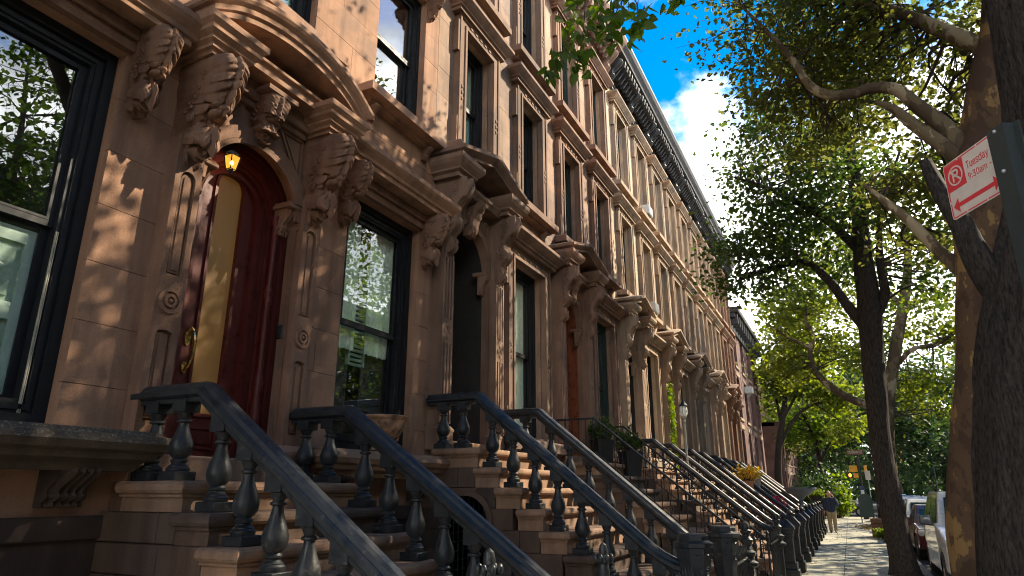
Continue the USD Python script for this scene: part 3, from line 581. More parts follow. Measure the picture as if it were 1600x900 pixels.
    cage.lathe([(.0001, .030), (.002, .018), (.004, .013), (.0165, .002), (.0155, 0)], (L, q, zt), 4) ; cage.tube([(L, q, zt + .03), (L, q, zt + .075)], .0010, 5); cage.tube([(L, q, zt + .06), (L, -.03, zt + .06)], .0014, 5); cage.lathe([(.0065, 0), (.0055, -.004), (.002, -.007), (.0001, -.010)], (L, q, zt - .028), 4); obj(t, 'cage', cage, 'black_iron')
    for a, b in ((0, 1), (1, 2), (2, 3), (3, 0)):
        cs = ((-1, -1), (1, -1), (1, 1), (-1, 1)); A, B = cs[a], cs[b]
        m = M(True); m.add([(L + A[0] * s * .97, q + A[1] * s * .97, zt), (L + B[0] * s * .97, q + B[1] * s * .97, zt), (L + B[0] * s * .6, q + B[1] * s * .6, zt - .028), (L + A[0] * s * .6, q + A[1] * s * .6, zt - .028)], [[0, 1, 2, 3]]); obj(t, 'amber_pane', m, 'amber_glow')
    m = M(True); m.ball((L, q, zt - .014), (.0034, .0034, .0048), 1); obj(t, 'bulb', m, 'amber_bulb', smooth=True)
    return h

# ------------------------------------------------------------------ the row of alike brownstones
def row_house(k, x0, label, wallm, wallm2, trim, cornm, doorm, seed, detail=1):
    rnd = random.Random(seed); x1 = x0 + .89; h = thing('brownstone_house', label, 'house', (x0 * D, D, 0), 'brownstone houses of the row' if False else None)
    xc = x0 + .200; dz = .1045
    wl, wr, wz0, wz1 = x0 + .515, x0 + .788, .17, .805
    A, B = (x0 + .142, x0 + .335), (x0 + .588, x0 + .781)
    f2, f3 = (1.055, 1.512), (1.712, 2.19)
    holes = [rect(wl, wz0, wr, wz1), arch(xc, .140, dz, .68, 20)] + [rect(a, z0, b, z1) for a, b in (A, B) for z0, z1 in (f2, f3)] + [rect(wl, -.25, wr, -.02)]
    ashlar(h, x0, x1, GZ, 2.5, holes, [wallm, wallm, wallm2], seed, lvl=.17); shell(h, x0, x1, wallm); cornice(h, x0, x1, cornm, seed)
    nu = (17, 32) if detail else (9, 20)
    for a, b, z0, z1, wide in ((A[0], A[1], *f2, 0), (B[0], B[1], *f2, 0), (A[0], A[1], *f3, 0), (B[0], B[1], *f3, 0), (wl, wr, wz0, wz1, 1)):
        r = rnd.random(); cur = [(.52, 1, 0, 1)] if (wide or r < .4) else [(0, .3, 0, 1), (.62, 1, 0, 1)] if r < .6 else [(0, 1, .5, 1)] if r < .8 else None
        window(h, a, b, z0, z1, -.026, 'window_black' if k % 3 else 'window_green', rnd, curtain=cur, fw=.020 if not wide else .028, cmat=rnd.choice(['curtain_teal', 'curtain_pale', 'curtain_white']))
        sw = .047 if not wide else .050; op = rect(a, z0, b, z1); m = M(True); out = rect(a - sw, z0 - .002, b + sw, z1 + (.040 if not wide else .045))
        m.prism(out.difference(op), -.002, .020); ear = unary_union([rect(a - sw - .012, z1 - .11, a - sw + .010, z1 + .01), rect(b + sw - .010, z1 - .11, b + sw + .012, z1 + .01), rect(a - sw - .008, z0, a - sw + .012, z0 + .10), rect(b + sw - .012, z0, b + sw + .008, z0 + .10)])
        m.prism(ear, .0, .0215); m.prism(op.buffer(.012, join_style=2).difference(op.buffer(.001, join_style=2)), .019, .0245); m.prism(out.difference(out.buffer(-.010, join_style=2)), .019, .024)
        for q in (a - sw * .55, b + sw * .55):
            for j in range(3): m.prism(sg.Point(q, (z0 + z1) / 2 - .05 + .022 * j).buffer(.006, 4), .0195, .0235)
        for q in np.linspace(a + .03, b - .03, 5): m.prism(affinity.scale(sg.Point(q, z1 + .024).buffer(.006, 5), 1.6, .8), .0195, .0235)
        obj(h, 'window_surround', m, trim)
        m = M(True)
        if not wide:
            m.sweep(scaled(HOOD, .85, 1.0), [a - .058, b + .058], [z1 + .040, z1 + .040], pb=.024); m.box(a - .058, b + .058, -.005, .024, z1 + .0405, z1 + .103); obj(h, 'window_hood', m, trim)
            m = M(True); m.sweep(scaled(SILL, 1.6, 1.05), [a - sw - .004, b + sw + .004], [z0 - .003, z0 - .003], pb=.024); m.box(a - sw - .004, b + sw + .004, -.02, .024, z0 - .05, z0 - .0045); obj(h, 'window_sill', m, trim)
            for q in (a - .02, b + .02): console(h, 'sill_bracket', q, .013, z0 - .050, z0 - .095, 0, .036, FLUTE, 'flute', trim, 9, 12)
        else:
            m.sweep(scaled(HOOD, 1.1, 1.0), [a - sw - .055, b + sw + .012], [z1 + .045, z1 + .045], pb=.026); m.box(a - sw - .055, b + sw + .012, -.005, .026, z1 + .0455, z1 + .108); obj(h, 'window_hood', m, trim)
            m = M(True); m.sweep(scaled(SILL, 2.0, 1.25), [a - sw - .01, b + sw + .01], [z0 - .003, z0 - .003], pb=.034); m.box(a - sw - .01, b + sw + .01, -.02, .034, z0 - .055, z0 - .0045); obj(h, 'window_sill', m, trim)
            for q in (a - .01, b + .01): console(h, 'sill_console', q, .026, z0 - .058, z0 - .145, 0, .058, FLUTE, 'flute', trim, 17, 20)
    m = M(True); m.box(x0 + .0006, x1 - .0006, 0, .012, -.045, -.005, .002); obj(h, 'water_table', m, trim)
    window(h, wl, wr, -.25, -.02, -.03, 'window_black', rnd)
    # doorway: fluted pilasters, scroll brackets, gabled hood
    for sx in (-1, 1):
        a, b = sorted((xc + sx * .134, xc + sx * .190)); m = M(True); m.box(a, b, 0, .033, .16, .89)
        for i in range(4):
            q = a + .004 + (b - a - .008) * (i / 3.0); m.box(q - .0042, q + .0042, .033, .041, .175, .645)
        m.box(a + .002, b - .002, .033, .0405, .395, .465); mid = (a + b) / 2
        for ddx, ddz in ((0, .016), (0, -.016), (.012, 0), (-.012, 0)): m.ball((mid + ddx, .0405, .430 + ddz), (.0075, .003, .0095), 1)
        m.box(a + .002, b - .002, .033, .0405, .645, .66); obj(h, 'pilaster', m, trim)
        m = M(True); m.box(a - .006, b + .006, 0, .048, dz, .155, .002); m.sweep([(0, 0), (.008, 0), (.008, .006), (0, .016)], [a, b], [.153, .153], pb=.041); m.box(a, b, 0, .041, .153, .169); obj(h, 'pilaster_base', m, trim)
        console(h, 'scroll_bracket', mid, .027, .885, .655, .034, .075, SCROLL, 'scroll', trim, *nu)
        m = M(True); m.sweep([(0, 0), (.006, 0), (.006, .012), (.016, .018), (.016, .024), (.028, .036), (.034, .046), (.034, .060), (0, .064)], [mid - .036, mid + .036], [.885, .885], pb=.085); m.box(mid - .036, mid + .036, -.005, .085, .8855, .9485); obj(h, 'cap_block', m, trim)
        q = xc + sx * .118; m = M(True); m.box(q - .022, q + .022, -.03, .016, .675, .688, .002); obj(h, 'impost', m, trim); console(h, 'impost_bracket', q, .019, .6755, .612, -.012, .030, FLUTE, 'flute', trim, 15, 20)
    m = M(True); op = arch(xc, .131, dz, .68, 24); outer = rect(xc - .1345, dz, xc + .1345, .89); m.prism(outer.difference(op), -.012, .014); m.prism(arch(xc, .150, .67, .68, 24).difference(arch(xc, .1312, .6, .68, 24)).intersection(outer), .014, .020)
    for sx in (-1, 1):
        for r in (.020, .011): m.prism(sg.Point(xc + sx * .098, .838).buffer(r, 8).difference(sg.Point(xc + sx * .098, .838).buffer(r - .005, 8)), .014, .019)
    obj(h, 'arch_panel', m, trim)
    console(h, 'keystone', xc, .026, .880, .775, .012, .050, [(0, 1), (.2, .9), (.5, .6), (.8, .45), (1, .2)], 'scroll', trim, 11, 16)
    m = M(True); m.sweep([(0, 0), (.006, 0), (.010, .012), (.016, .018), (.016, .028), (0, .030)], [xc - .125, xc + .125], [.878, .878], pb=.050); m.box(xc - .125, xc + .125, 0, .050, .8785, .9075); obj(h, 'door_beam', m, trim)
    m = M(True); gx, gz_ = [xc - .195, xc, xc + .195], [.9488, 1.005, .9488]
    pr = [(0, -.004), (.010, -.004), (.010, .006), (.022, .014), (.030, .020), (.030, .032), (0, .038)]
    m.sweep(pr, gx, gz_, pb=.090, back=-.005)
    V = np.array([(x, q, z + dd) for q in (-.005, .090) for x, z, dd in ((gx[0], gz_[0], -.003), (gx[1], gz_[1], -.003), (gx[2], gz_[2], -.003))]); m.add(V, [[0, 1, 4, 3], [1, 2, 5, 4]])
    V = np.array([(x, q, z + dd) for q in (-.005, .092) for x, z, dd in ((gx[0], gz_[0], .037), (gx[1], gz_[1], .037), (gx[2], gz_[2], .037))]); m.add(V, [[0, 1, 4, 3], [1, 2, 5, 4]])
    obj(h, 'gabled_hood', m, trim)
    m = M(True); m.prism(sg.Polygon([(xc - .19, .949), (xc, 1.0), (xc + .19, .949)]), -.002, .010); obj(h, 'tympanum', m, trim)
    m = M(True); m.box(xc - .14, xc + .14, -.30, .02, dz - .004, dz + .03, .003); obj(h, 'door_sill', m, 'step_stone')
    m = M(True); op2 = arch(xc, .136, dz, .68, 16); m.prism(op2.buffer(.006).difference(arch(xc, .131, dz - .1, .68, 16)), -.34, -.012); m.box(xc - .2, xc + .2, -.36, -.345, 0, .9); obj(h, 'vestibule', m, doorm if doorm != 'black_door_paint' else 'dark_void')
    dp = -.20 if k == 2 else -.055
    m = M(True); dd = arch(xc, .126, dz + .031, .68, 18); g_ = [arch(xc + sx * .062, .034, .30, .70, 10, rise=.05) for sx in (-1, 1)]
    pans = [rect(xc + sx * .062 - .036, .165, xc + sx * .062 + .036, .265) for sx in (-1, 1)]
    m.prism(dd.difference(unary_union(g_)), dp - .012, dp); 
    for p_ in pans: m.prism(p_.difference(p_.buffer(-.006, join_style=2)), dp, dp + .004); m.prism(p_.buffer(-.012, join_style=2), dp, dp + .003)
    for p_ in g_: m.prism(p_.buffer(.006).difference(p_), dp, dp + .004)
    m.box(xc - .004, xc + .004, dp, dp + .005, dz + .031, .80); d = obj(h, 'door', m, doorm)
    for p_ in g_:
        m = M(True); m.prism(p_.buffer(.002), dp - .008, dp - .006); obj(d, 'glass_panel', m, 'car_glass')
    m = M(True); m.ball((xc + .012, dp + .010, .40), (.005, .005, .005), 2); m.tube([(xc + .012, dp, .40), (xc + .012, dp + .010, .40)], .002, 6); obj(d, 'handle', m, 'brass', smooth=True)
    return h

# ------------------------------------------------------------------ stoops
TREAD, PF0 = .0585, .174
def stoop(xc, hw, zp, r, n, label, cm, gate=False, seed=0):
    rnd = random.Random(seed); t = thing('stoop', label, 'front steps', (xc * D, D * .6, 0))
    pf = [PF0 + i * TREAD for i in range(n)]; zt = [zp - i * r for i in range(n)]
    nose = [(0, -.022), (.004, -.022), (.004, -.0172), (.009, -.0165), (.012, -.0125), (.0125, -.008), (.0115, -.004), (.008, -.0008), (0, 0)]
    for i in range(n):
        b = pf[i - 1] - .006 if i else .045; m = M(True); m.sweep(nose, [xc - hw, xc + hw], [zt[i]] * 2, pb=pf[i], back=b)
        m.box(xc - hw, xc + hw, b, pf[i], zt[i] - .0225, zt[i] - .00005)
        zb = zt[i] - r if i < n - 1 else GZ
        if zt[i] - .0225 > zb: m.box(xc - hw + .001, xc + hw - .001, max(b, 0), pf[i], zb + .0002, zt[i] - .0225)
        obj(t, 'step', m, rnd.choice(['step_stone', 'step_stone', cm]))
    ga = arch(.1445, .0605, GZ - .01, -.072, 16) if gate else None
    for j in range(1, n):
        z1 = zt[j] + .0; z0 = zt[j] - r if j < n - 1 else GZ; q = 0.002; ends = [0.0]
        while q < pf[j - 1] - .10: q += rnd.uniform(.10, .17); ends.append(min(q, pf[j - 1] - .012))
        if ends[-1] < pf[j - 1] - .03: ends.append(pf[j - 1] - .008)
        for a, b in zip(ends[:-1], ends[1:]):
            if b - a < .01: continue
            m = M(True); pc = rect(a + .0006, z0 + .0006, b - .0006, z1 - .0006)
            if gate and pc.intersects(ga): m.prism(pc.difference(ga), xc - hw + .0015, xc + hw - .0015, 'x')
            else: m.box(xc - hw + .0015, xc + hw - .0015, a + .0006, b - .0006, z0 + .0006, z1 - .0006, .0012)
            obj(t, 'stone_block', m, rnd.choice([cm, cm, 'shade_base_stone', 'shade_step_stone']))  # stoop sides get shade through darker stone colours
    if gate:
        x = xc - hw; m = M(True); m.prism(ga.buffer(.014).difference(ga).intersection(rect(0, GZ, .4, .1)), x - .006, x + .01, 'x'); obj(t, 'gate_arch', m, 'shade_step_stone')
        m = M(True); m.box(x + .20, x + .206, .05, .24, GZ, 0); m.prism(ga.buffer(.003).difference(ga), x + .004, x + .2, 'x'); obj(t, 'passage', m, 'dark_void')
        gt = None
        for q in np.linspace(.088, .201, 9):
            zt_ = -.072 + math.sqrt(max(.0605 ** 2 - (q - .1445) ** 2, 0)); m = M(True); m.tube([(x + .012, q, GZ), (x + .012, q, zt_)], .0016, 5)
            if gt is None: gt = obj(t, 'iron_gate', m, 'black_iron_far')
            else: obj(gt, 'gate_bar', m, 'black_iron_far')
        for q in np.linspace(-.34, -.06, 14):
            m = M(True); w_ = .058 if q < -.072 else .05; m.tube([(x + .011, .1445 - w_, q), (x + .011, .1445, q + .012), (x + .011, .1445 + w_, q)], .0012, 4); obj(gt, 'gate_scroll', m, 'black_iron_far')
    return t, pf, zt

def sqblock(m, x, p, h0, h1, r): m.box(x - r, x + r, p - r, p + r, h0, h1, .0012)
def railing(x, zr, slope, pf, zt, p0, pe, style, label, newel=True, n=22):
    t = thing('stoop_railing', label, 'railing', (x * D, D * (1 - .17), EYE + zt[0] * D))
    pc = .166; ze = zr - slope * (pe - pc); zat = lambda p: zr if p < pc else zr - slope * (p - pc)
    if style in ('vase', 'scroll'):
        s = 1.0 if style == 'vase' else .85
        sec = [(-.0195, -.013), (-.0165, -.0095), (-.0145, -.0085), (-.0115, -.003), (-.006, 0), (.006, 0), (.0115, -.003), (.0145, -.0085), (.0165, -.0095), (.0195, -.013), (.0195, -.0195), (.0165, -.022), (.0125, -.0235), (.0115, -.030), (-.0115, -.030), (-.0125, -.0235), (-.0165, -.022), (-.0195, -.0195)]
        path = [(x, p0, zr), (x, pc - .004, zr), (x, pc + .008, zr - .004), (x, pc + .03, zat(pc + .03))]
        if newel: path += [(x, pe - .075, zat(pe - .075)), (x, pe - .045, zat(pe - .045) + .004), (x, pe - .02, zat(pe - .02) + .013), (x, pe, ze + .024)]
        else: path += [(x, pe, ze)]
        m = M(True); m.bar(path, np.array(sec) * s); obj(t, 'handrail', m, 'black_iron', smooth=28)
        ps = [(.058, 0), (.118, 0)] + [(pf[i - 1] + .024 + .006, i) for i in range(1, len(pf)) if pf[i - 1] + .03 < pe - .03]
        for p, i in ps:
            top = zat(p) - .029 * s - (0.004 if i else 0); b = zt[i]; H = top - b; m = M(True)
            if style == 'vase':
                H = min(H, .128); sqblock(m, x, p, b + .0002, b + .0135, .0185); e = top - .012
                f = lambda a: a * H
                pr = [(.0001, .0135), (.0155, .0135), (.0165, f(.13)), (.0165, f(.155)), (.0140, f(.175)), (.0140, f(.185)), (.0115, f(.20)), (.0098, f(.215)), (.0098, f(.225)), (.0118, f(.24)), (.0120, f(.258)), (.0100, f(.275)), (.0092, f(.285)), (.0128, f(.31)), (.0160, f(.35)), (.0174, f(.40)), (.0170, f(.45)), (.0150, f(.51)), (.0122, f(.57)), (.0096, f(.63)), (.0078, f(.69)), (.0070, f(.735)), (.0105, f(.745)), (.0110, f(.76)), (.0105, f(.772)), (.0075, f(.785)), (.0080, f(.80)), (.0100, f(.83)), (.0112, f(.855)), (.0112, f(.865)), (.0130, f(.88)), (.0001, f(.885))]
                m.lathe(pr, (x, p, b), n); m.prism(sg.Polygon([(p - .0145, b + f(.875)), (p + .0145, b + f(.875)), (p + .0145, zat(p + .0145) - .026 * s), (p - .0145, zat(p - .0145) - .026 * s)]), x - .0135, x + .0135, 'x')
            else:
                sqblock(m, x, p, b + .0002, b + .008, .010); pr = [(.0001, .008), (.009, .008), (.006, H * .12), (.004, H * .2), (.008, H * .24), (.004, H * .28), (.0032, H * .5), (.0068, H * .53), (.0032, H * .56), (.003, H * .8), (.007, H * .86), (.0035, H * .9), (.0035, H * 1.08)]
                m.lathe(pr, (x, p, b), 8); a = np.linspace(0, 2.2 * np.pi, 14)
                for sg_, zc in ((1, .38), (-1, .70)):
                    rr = .016 * (1 - a / a[-1] * .7); m.tube(np.stack([np.full(14, x), p + sg_ * (.004 + rr * np.sin(a) + .006), b + H * zc + rr * np.cos(a)], 1), .0024, 5)
            obj(t, 'baluster', m, 'black_iron', smooth=40)
    else:
        for dz_, r_ in ((0, .0042), (-.125, .0022)):
            m = M(True); m.tube([(x, p0, zr + dz_), (x, pc, zr + dz_), (x, pe, ze + dz_)], r_, 6); obj(t, 'handrail' if dz_ == 0 else 'lower_rail', m, 'black_iron')
        for p in np.arange(p0 + .01, pe - .005, .0275):
            i = 0
            while i < len(pf) - 1 and p > pf[i]: i += 1
            m = M(True); m.tube([(x, p, zat(p) - .127 if int((p - p0) / .0275) % 4 else zt[i]), (x, p, zat(p))], .0018, 5); obj(t, 'picket', m, 'black_iron')
        m = M(True); m.tube([(x, pe, ze), (x, pe, GZ)], .004, 6); m.lathe([(.006, 0), (.008, .01), (.004, .02), (.007, .03), (.0001, .04)], (x, pe, ze - .004), 8); obj(t, 'end_post', m, 'black_iron')
    if newel == 'octagon':
        m = M(True); zT = ze + .080; c = (x, pe + .014, 0)
        pr = [(.034, GZ), (.034, GZ + .03), (.030, GZ + .04), (.027, GZ + .05), (.0255, zT - .150), (.030, zT - .145), (.030, zT - .136), (.026, zT - .130), (.0275, zT - .110), (.0335, zT - .070), (.0365, zT - .040), (.0385, zT - .028), (.043, zT - .026), (.043, zT - .018), (.0385, zT - .016), (.033, zT - .013), (.033, zT - .004), (.031, zT), (.0001, zT + .001)]
        m.lathe(pr, c, 8); nw = obj(t, 'newel', m, 'black_iron')
        m = M(True)
        for k in range(8):
            a = (k + .5) * np.pi / 4; ca, sa = math.cos(a), math.sin(a); R = .0305
            for r0 in (.0085, .0040): 
                b = np.linspace(0, 2 * np.pi, 11); m.tube(np.stack([c[0] + ca * R - sa * r0 * np.cos(b), c[1] + sa * R + ca * r0 * np.cos(b), zT - .072 + r0 * np.sin(b)], 1), .0014, 4, cap=False)
            m.tube([(c[0] + ca * R - sa * .011, c[1] + sa * R + ca * .011, zT - .036), (c[0] + ca * (R + .003), c[1] + sa * (R + .003), zT - .042), (c[0] + ca * R + sa * .011, c[1] + sa * R - ca * .011, zT - .036)], .002, 4)
            for q in (-.006, 0, .006): m.tube([(c[0] + ca * .0262 - sa * q, c[1] + sa * .0262 + ca * q, GZ + .06), (c[0] + ca * .0262 - sa * q, c[1] + sa * .0262 + ca * q, zT - .155)], .0012, 4)
        obj(nw, 'ornament', m, 'black_iron', kind='stuff')
    elif newel == 'finial':
        m = M(True); zT = ze + .105; m.lathe([(.034, GZ), (.034, GZ + .03), (.026, GZ + .04), (.022, GZ + .05), (.022, zT - .118), (.026, zT - .112), (.030, zT - .106), (.030, zT - .098), (.022, zT - .088), (.013, zT - .078), (.0125, zT - .074), (.020, zT - .068), (.021, zT - .063), (.013, zT - .056), (.0075, zT - .052), (.0085, zT - .040), (.0072, zT - .031), (.0115, zT - .027), (.0115, zT - .022), (.006, zT - .018), (.0068, zT - .012), (.005, zT - .004), (.0001, zT)], (x, pe + .012, 0), 16); nw = obj(t, 'newel', m, 'black_iron', smooth=35); m = M(True)
        for k in range(8): a = k * np.pi / 4; m.ball((x + .0125 * math.cos(a), pe + .012 + .0125 * math.sin(a), zT - .022), (.0035, .0035, .006), 1); m.tube([(x + .014 * math.cos(a), pe + .012 + .014 * math.sin(a), zT - .079), (x + .024 * math.cos(a), pe + .012 + .024 * math.sin(a), zT - .091), (x + .031 * math.cos(a), pe + .012 + .031 * math.sin(a), zT - .103)], .0028, 5)
        obj(nw, 'ornament', m, 'black_iron', smooth=True, kind='stuff')
    elif newel == 'pyramid':
        m = M(True); zT = ze + .05; c = (x, pe + .03); hw = .030
        m.box(c[0] - .045, c[0] + .045, c[1] - .045, c[1] + .045, GZ, GZ + .05, .004); m.lathe([(.060, GZ + .05), (.050, GZ + .075), (.046, GZ + .08), (.043, GZ + .09), (.041, zT - .06), (.044, zT - .055), (.044, zT - .04), (.056, zT - .03), (.060, zT - .022), (.060, zT - .012), (.045, zT), (.020, zT + .018), (.012, zT + .022), (.012, zT + .028), (.018, zT + .036), (.018, zT + .044), (.008, zT + .052), (.0001, zT + .054)], (c[0], c[1], 0), 4) if False else None
        sq = lambda r, z0, z1, cc=.0015: m.box(c[0] - r, c[0] + r, c[1] - r, c[1] + r, z0, z1, cc)
        sq(.038, GZ + .05, GZ + .075); sq(.030, GZ + .075, zT - .06); sq(.033, zT - .06, zT - .045); sq(.036, zT - .045, zT - .03); sq(.042, zT - .03, zT - .018)
        V = [(c[0] + a * r, c[1] + b * r, z) for r, z in ((.042, zT - .018), (.012, zT + .014)) for a, b in ((-1, -1), (1, -1), (1, 1), (-1, 1))]; m.add(V, [[0, 1, 5, 4], [1, 2, 6, 5], [2, 3, 7, 6], [3, 0, 4, 7], [4, 5, 6, 7]])
        m.lathe([(.010, zT + .013), (.010, zT + .018), (.015, zT + .026), (.015, zT + .032), (.007, zT + .040), (.0001, zT + .043)], (c[0], c[1], 0), 8); obj(t, 'newel', m, 'black_iron')
    return t

def spear_fence(xa, xb, p, zt, label, posts=()):
    t = thing('iron_fence', label, 'fence', ((xa + xb) / 2 * D, D * (1 - p), 0))
    for dz_ in (-.02, -.16): m = M(True); m.box(xa, xb, p - .0035, p + .0035, zt + dz_ - .003, zt + dz_ + .003); obj(t, 'rail', m, 'black_iron')
    for x in np.arange(xa + .012, xb - .005, .027):
        m = M(True); m.tube([(x, p, GZ), (x, p, zt)], .0020, 5); m.lathe([(.0035, -.004), (.005, .004), (.003, .012), (.0001, .028)], (x, p, zt), 6); obj(t, 'picket', m, 'black_iron')
    for x in posts:
        m = M(True); s = .015; m.box(x - s, x + s, p - s, p + s, GZ, zt - .05, .001); m.lathe([(.022, zt - .05), (.030, zt - .045), (.030, zt - .036), (.020, zt - .030), (.018, zt - .022), (.026, zt - .012), (.026, zt - .006), (.016, zt), (.012, zt + .010), (.019, zt + .024), (.020, zt + .030), (.014, zt + .036), (.011, zt + .044), (.017, zt + .050), (.017, zt + .056), (.012, zt + .060), (.013, zt + .070), (.009, zt + .080), (.0001, zt + .084)], (x, p, 0), 12); obj(t, 'post', m, 'black_iron', smooth=35)
    return t

# ------------------------------------------------------------------ build the row
XC1, XC2 = .852, 1.715
ornate_house(-.30, .6735, .255, .572, -.08, [(-.15, .06), (.30, .52)], 'warm brownstone house at the left edge, big parlour window over a mossy sill', False, 21)
ornate_house(.6740, 1.5146, 1.151, 1.452, XC1, [(.745, .985), (1.213, 1.440)], 'warm brownstone house with the red arched door and acanthus brackets', True, 22)
S = [1.515 + .89 * k for k in range(7)]
row_house(2, S[0], 'greyish brownstone house with the open black doorway, next beyond the red door', 'brownstone_grey', 'brownstone_grey_light', 'trim_grey', 'cornice_brown', 'black_door_paint', 32)
row_house(3, S[1], 'reddish brownstone house with plant tubs on its iron-railed stoop', 'brownstone_red', 'brownstone_red_light', 'trim_red', 'cornice_brown', 'brown_door_paint', 33)
row_house(4, S[2], 'tan brownstone house with a window air conditioner on its top floor', 'brownstone_tan', 'brownstone_tan_light', 'trim_tan', 'cornice_black', 'black_door_paint', 34)
row_house(5, S[3], 'tan brownstone house with ivy climbing beside its doorway', 'brownstone_tan', 'brownstone_tan_light', 'trim_tan', 'cornice_black', 'brown_door_paint', 35, 0)
row_house(6, S[4], 'tan brownstone house behind the lamp post and the flower pots', 'brownstone_tan_light', 'brownstone_tan', 'trim_tan', 'cornice_black', 'teal_door', 36, 0)
row_house(7, S[5], 'tan brownstone house second from the red brick building', 'brownstone_tan', 'brownstone_tan_light', 'trim_tan', 'cornice_black', 'black_door_paint', 37, 0)
row_house(8, S[6], 'tan brownstone house adjoining the red brick building', 'brownstone_tan', 'brownstone_tan_light', 'trim_red', 'cornice_black', 'brown_door_paint', 38, 0)

_, pf, zt = stoop(-.08, .192, .0137, .0420, 9, 'brownstone steps of the leftmost house, unseen, added to block light', 'shade_step_stone', seed=9)  # out-of-view steps, put in to hold back light from that side
_, pf, zt = stoop(XC1, .192, .0137, .0420, 9, 'brownstone steps up to the red arched door', 'shade_step_stone', seed=1)
railing(.690, .156, .70, pf, zt, .012, .624, 'vase', 'nearest black railing of vase balusters, left side of the red door steps', newel='finial', n=32)
railing(1.014, .157, .70, pf, zt, .012, .645, 'vase', 'black railing of vase balusters, right side of the red door steps', newel='finial', n=28)
_, pf, zt = stoop(XC2, .218, .1045, .0485, 10, 'brownstone steps with an arched under-stoop gate, before the black doorway', 'shade_step_stone', gate=True, seed=2)
railing(1.520, .248, .82, pf, zt, .012, .672, 'vase', 'black vase baluster railing ending in an octagonal newel, left of the black doorway', newel='octagon')
railing(1.905, .247, .82, pf, zt, .012, .672, 'vase', 'black vase baluster railing ending in an octagonal newel, right of the black doorway', newel='octagon')
NAMES = {3: ('iron', 'thin wrought iron railing', 'the reddish house with plant tubs'), 4: ('scroll', 'heavy scrolled black railing', 'the first tan house'), 5: ('scroll', 'heavy scrolled black railing', 'the ivy-clad tan house'),
         6: ('scroll', 'heavy scrolled black railing', 'the house with the lamp post'), 7: ('scroll', 'heavy scrolled black railing', 'the second house from the brick building'), 8: ('scroll', 'heavy scrolled black railing', 'the last brownstone by the brick building')}
for k in range(3, 9):
    xc = S[k - 2] + .20; st, la, wh = NAMES[k]
    _, pf, zt = stoop(xc, .215, .1045, .0485, 10, f'brownstone steps of {wh}', 'shade_step_stone', seed=k)
    for sx, w in ((-1, 'near'), (1, 'far')):
        railing(xc + sx * .19, .262 if st == 'iron' else .247, .82, pf, zt, .012, .70 if st == 'iron' else .690, st, f'{la}, {w} side of {wh}', newel='pyramid' if st == 'scroll' else None)
spear_fence(1.10, 1.47, .690, -.170, 'black iron areaway fence between the two nearest stoops')
for k, w in enumerate(['the black doorway and the plant tub house', 'the plant tub house and the first tan one', 'the first tan house and the ivy house', 'the ivy house and the lamp post house', 'the lamp post house and the next tan house', 'the last two brownstone stoops']):
    spear_fence(S[k] + .47, S[k] + .82, .690 if k == 0 else .70, -.175, f'black iron fence between {w}', (S[k] + .79,))

# ------------------------------------------------------------------ trees
def leaf_cloud(m, C, size, rng, up=.55, long_=1.0):
    """small folded leaves at the points C: five corners and four faces each"""
    n = len(C); nr = rng.normal(size=(n, 3)); nr[:, 2] += up * 2.2; nr /= np.linalg.norm(nr, axis=1, keepdims=True)
    t = np.cross(nr, rng.normal(size=(n, 3))); t /= np.linalg.norm(t, axis=1, keepdims=True) + 1e-9; b = np.cross(nr, t)
    s = (size * rng.uniform(.65, 1.3, n))[:, None]; w = rng.uniform(.36, .52, n)[:, None]
    P = np.stack([C - t * s * .5, C - t * s * .08 + b * s * w + nr * s * .07, C + t * s * .55 * long_ - nr * s * .05, C - t * s * .08 - b * s * w + nr * s * .07, C - nr * s * .03], 1).reshape(-1, 3)
    F = (np.array([[0, 4, 1], [1, 4, 2], [2, 4, 3], [3, 4, 0]])[None] + 5 * np.arange(n)[:, None, None]).reshape(-1, 3)
    return m.add(P, F)

def trunk_mesh(pts, k=10, n=20, ridge=0.0, freq=9, seed=0):
    p = smooth_line(np.array(pts, float), k); m = M(); a = np.linspace(0, 2 * np.pi, n, endpoint=False)
    t = np.gradient(p[:, :3], axis=0); t /= np.linalg.norm(t, axis=1, keepdims=True); u = np.array([1., 0, 0]); V = []
    for q, d in zip(p, t):
        u = u - d * (u @ d); u /= np.linalg.norm(u); w = np.cross(d, u)
        dirs = np.cos(a)[:, None] * u + np.sin(a)[:, None] * w
        base = q[:3] + dirs * q[3]
        nz = meshkit.fbm(base * np.array([1.3, 1.3, .8]) + seed, 3, seed) - .5
        rg = meshkit.noise(np.stack([np.cos(a) * freq, np.sin(a) * freq, np.full(n, q[2] * 1.6)], 1), seed + 5) - .5 if ridge else 0
        V.append(q[:3] + dirs * (q[3] * (1 + .22 * nz) + ridge * rg)[:, None])
    m.grid(np.concatenate([np.array(V), np.array(V)[:, :1]], 1)); return m, p

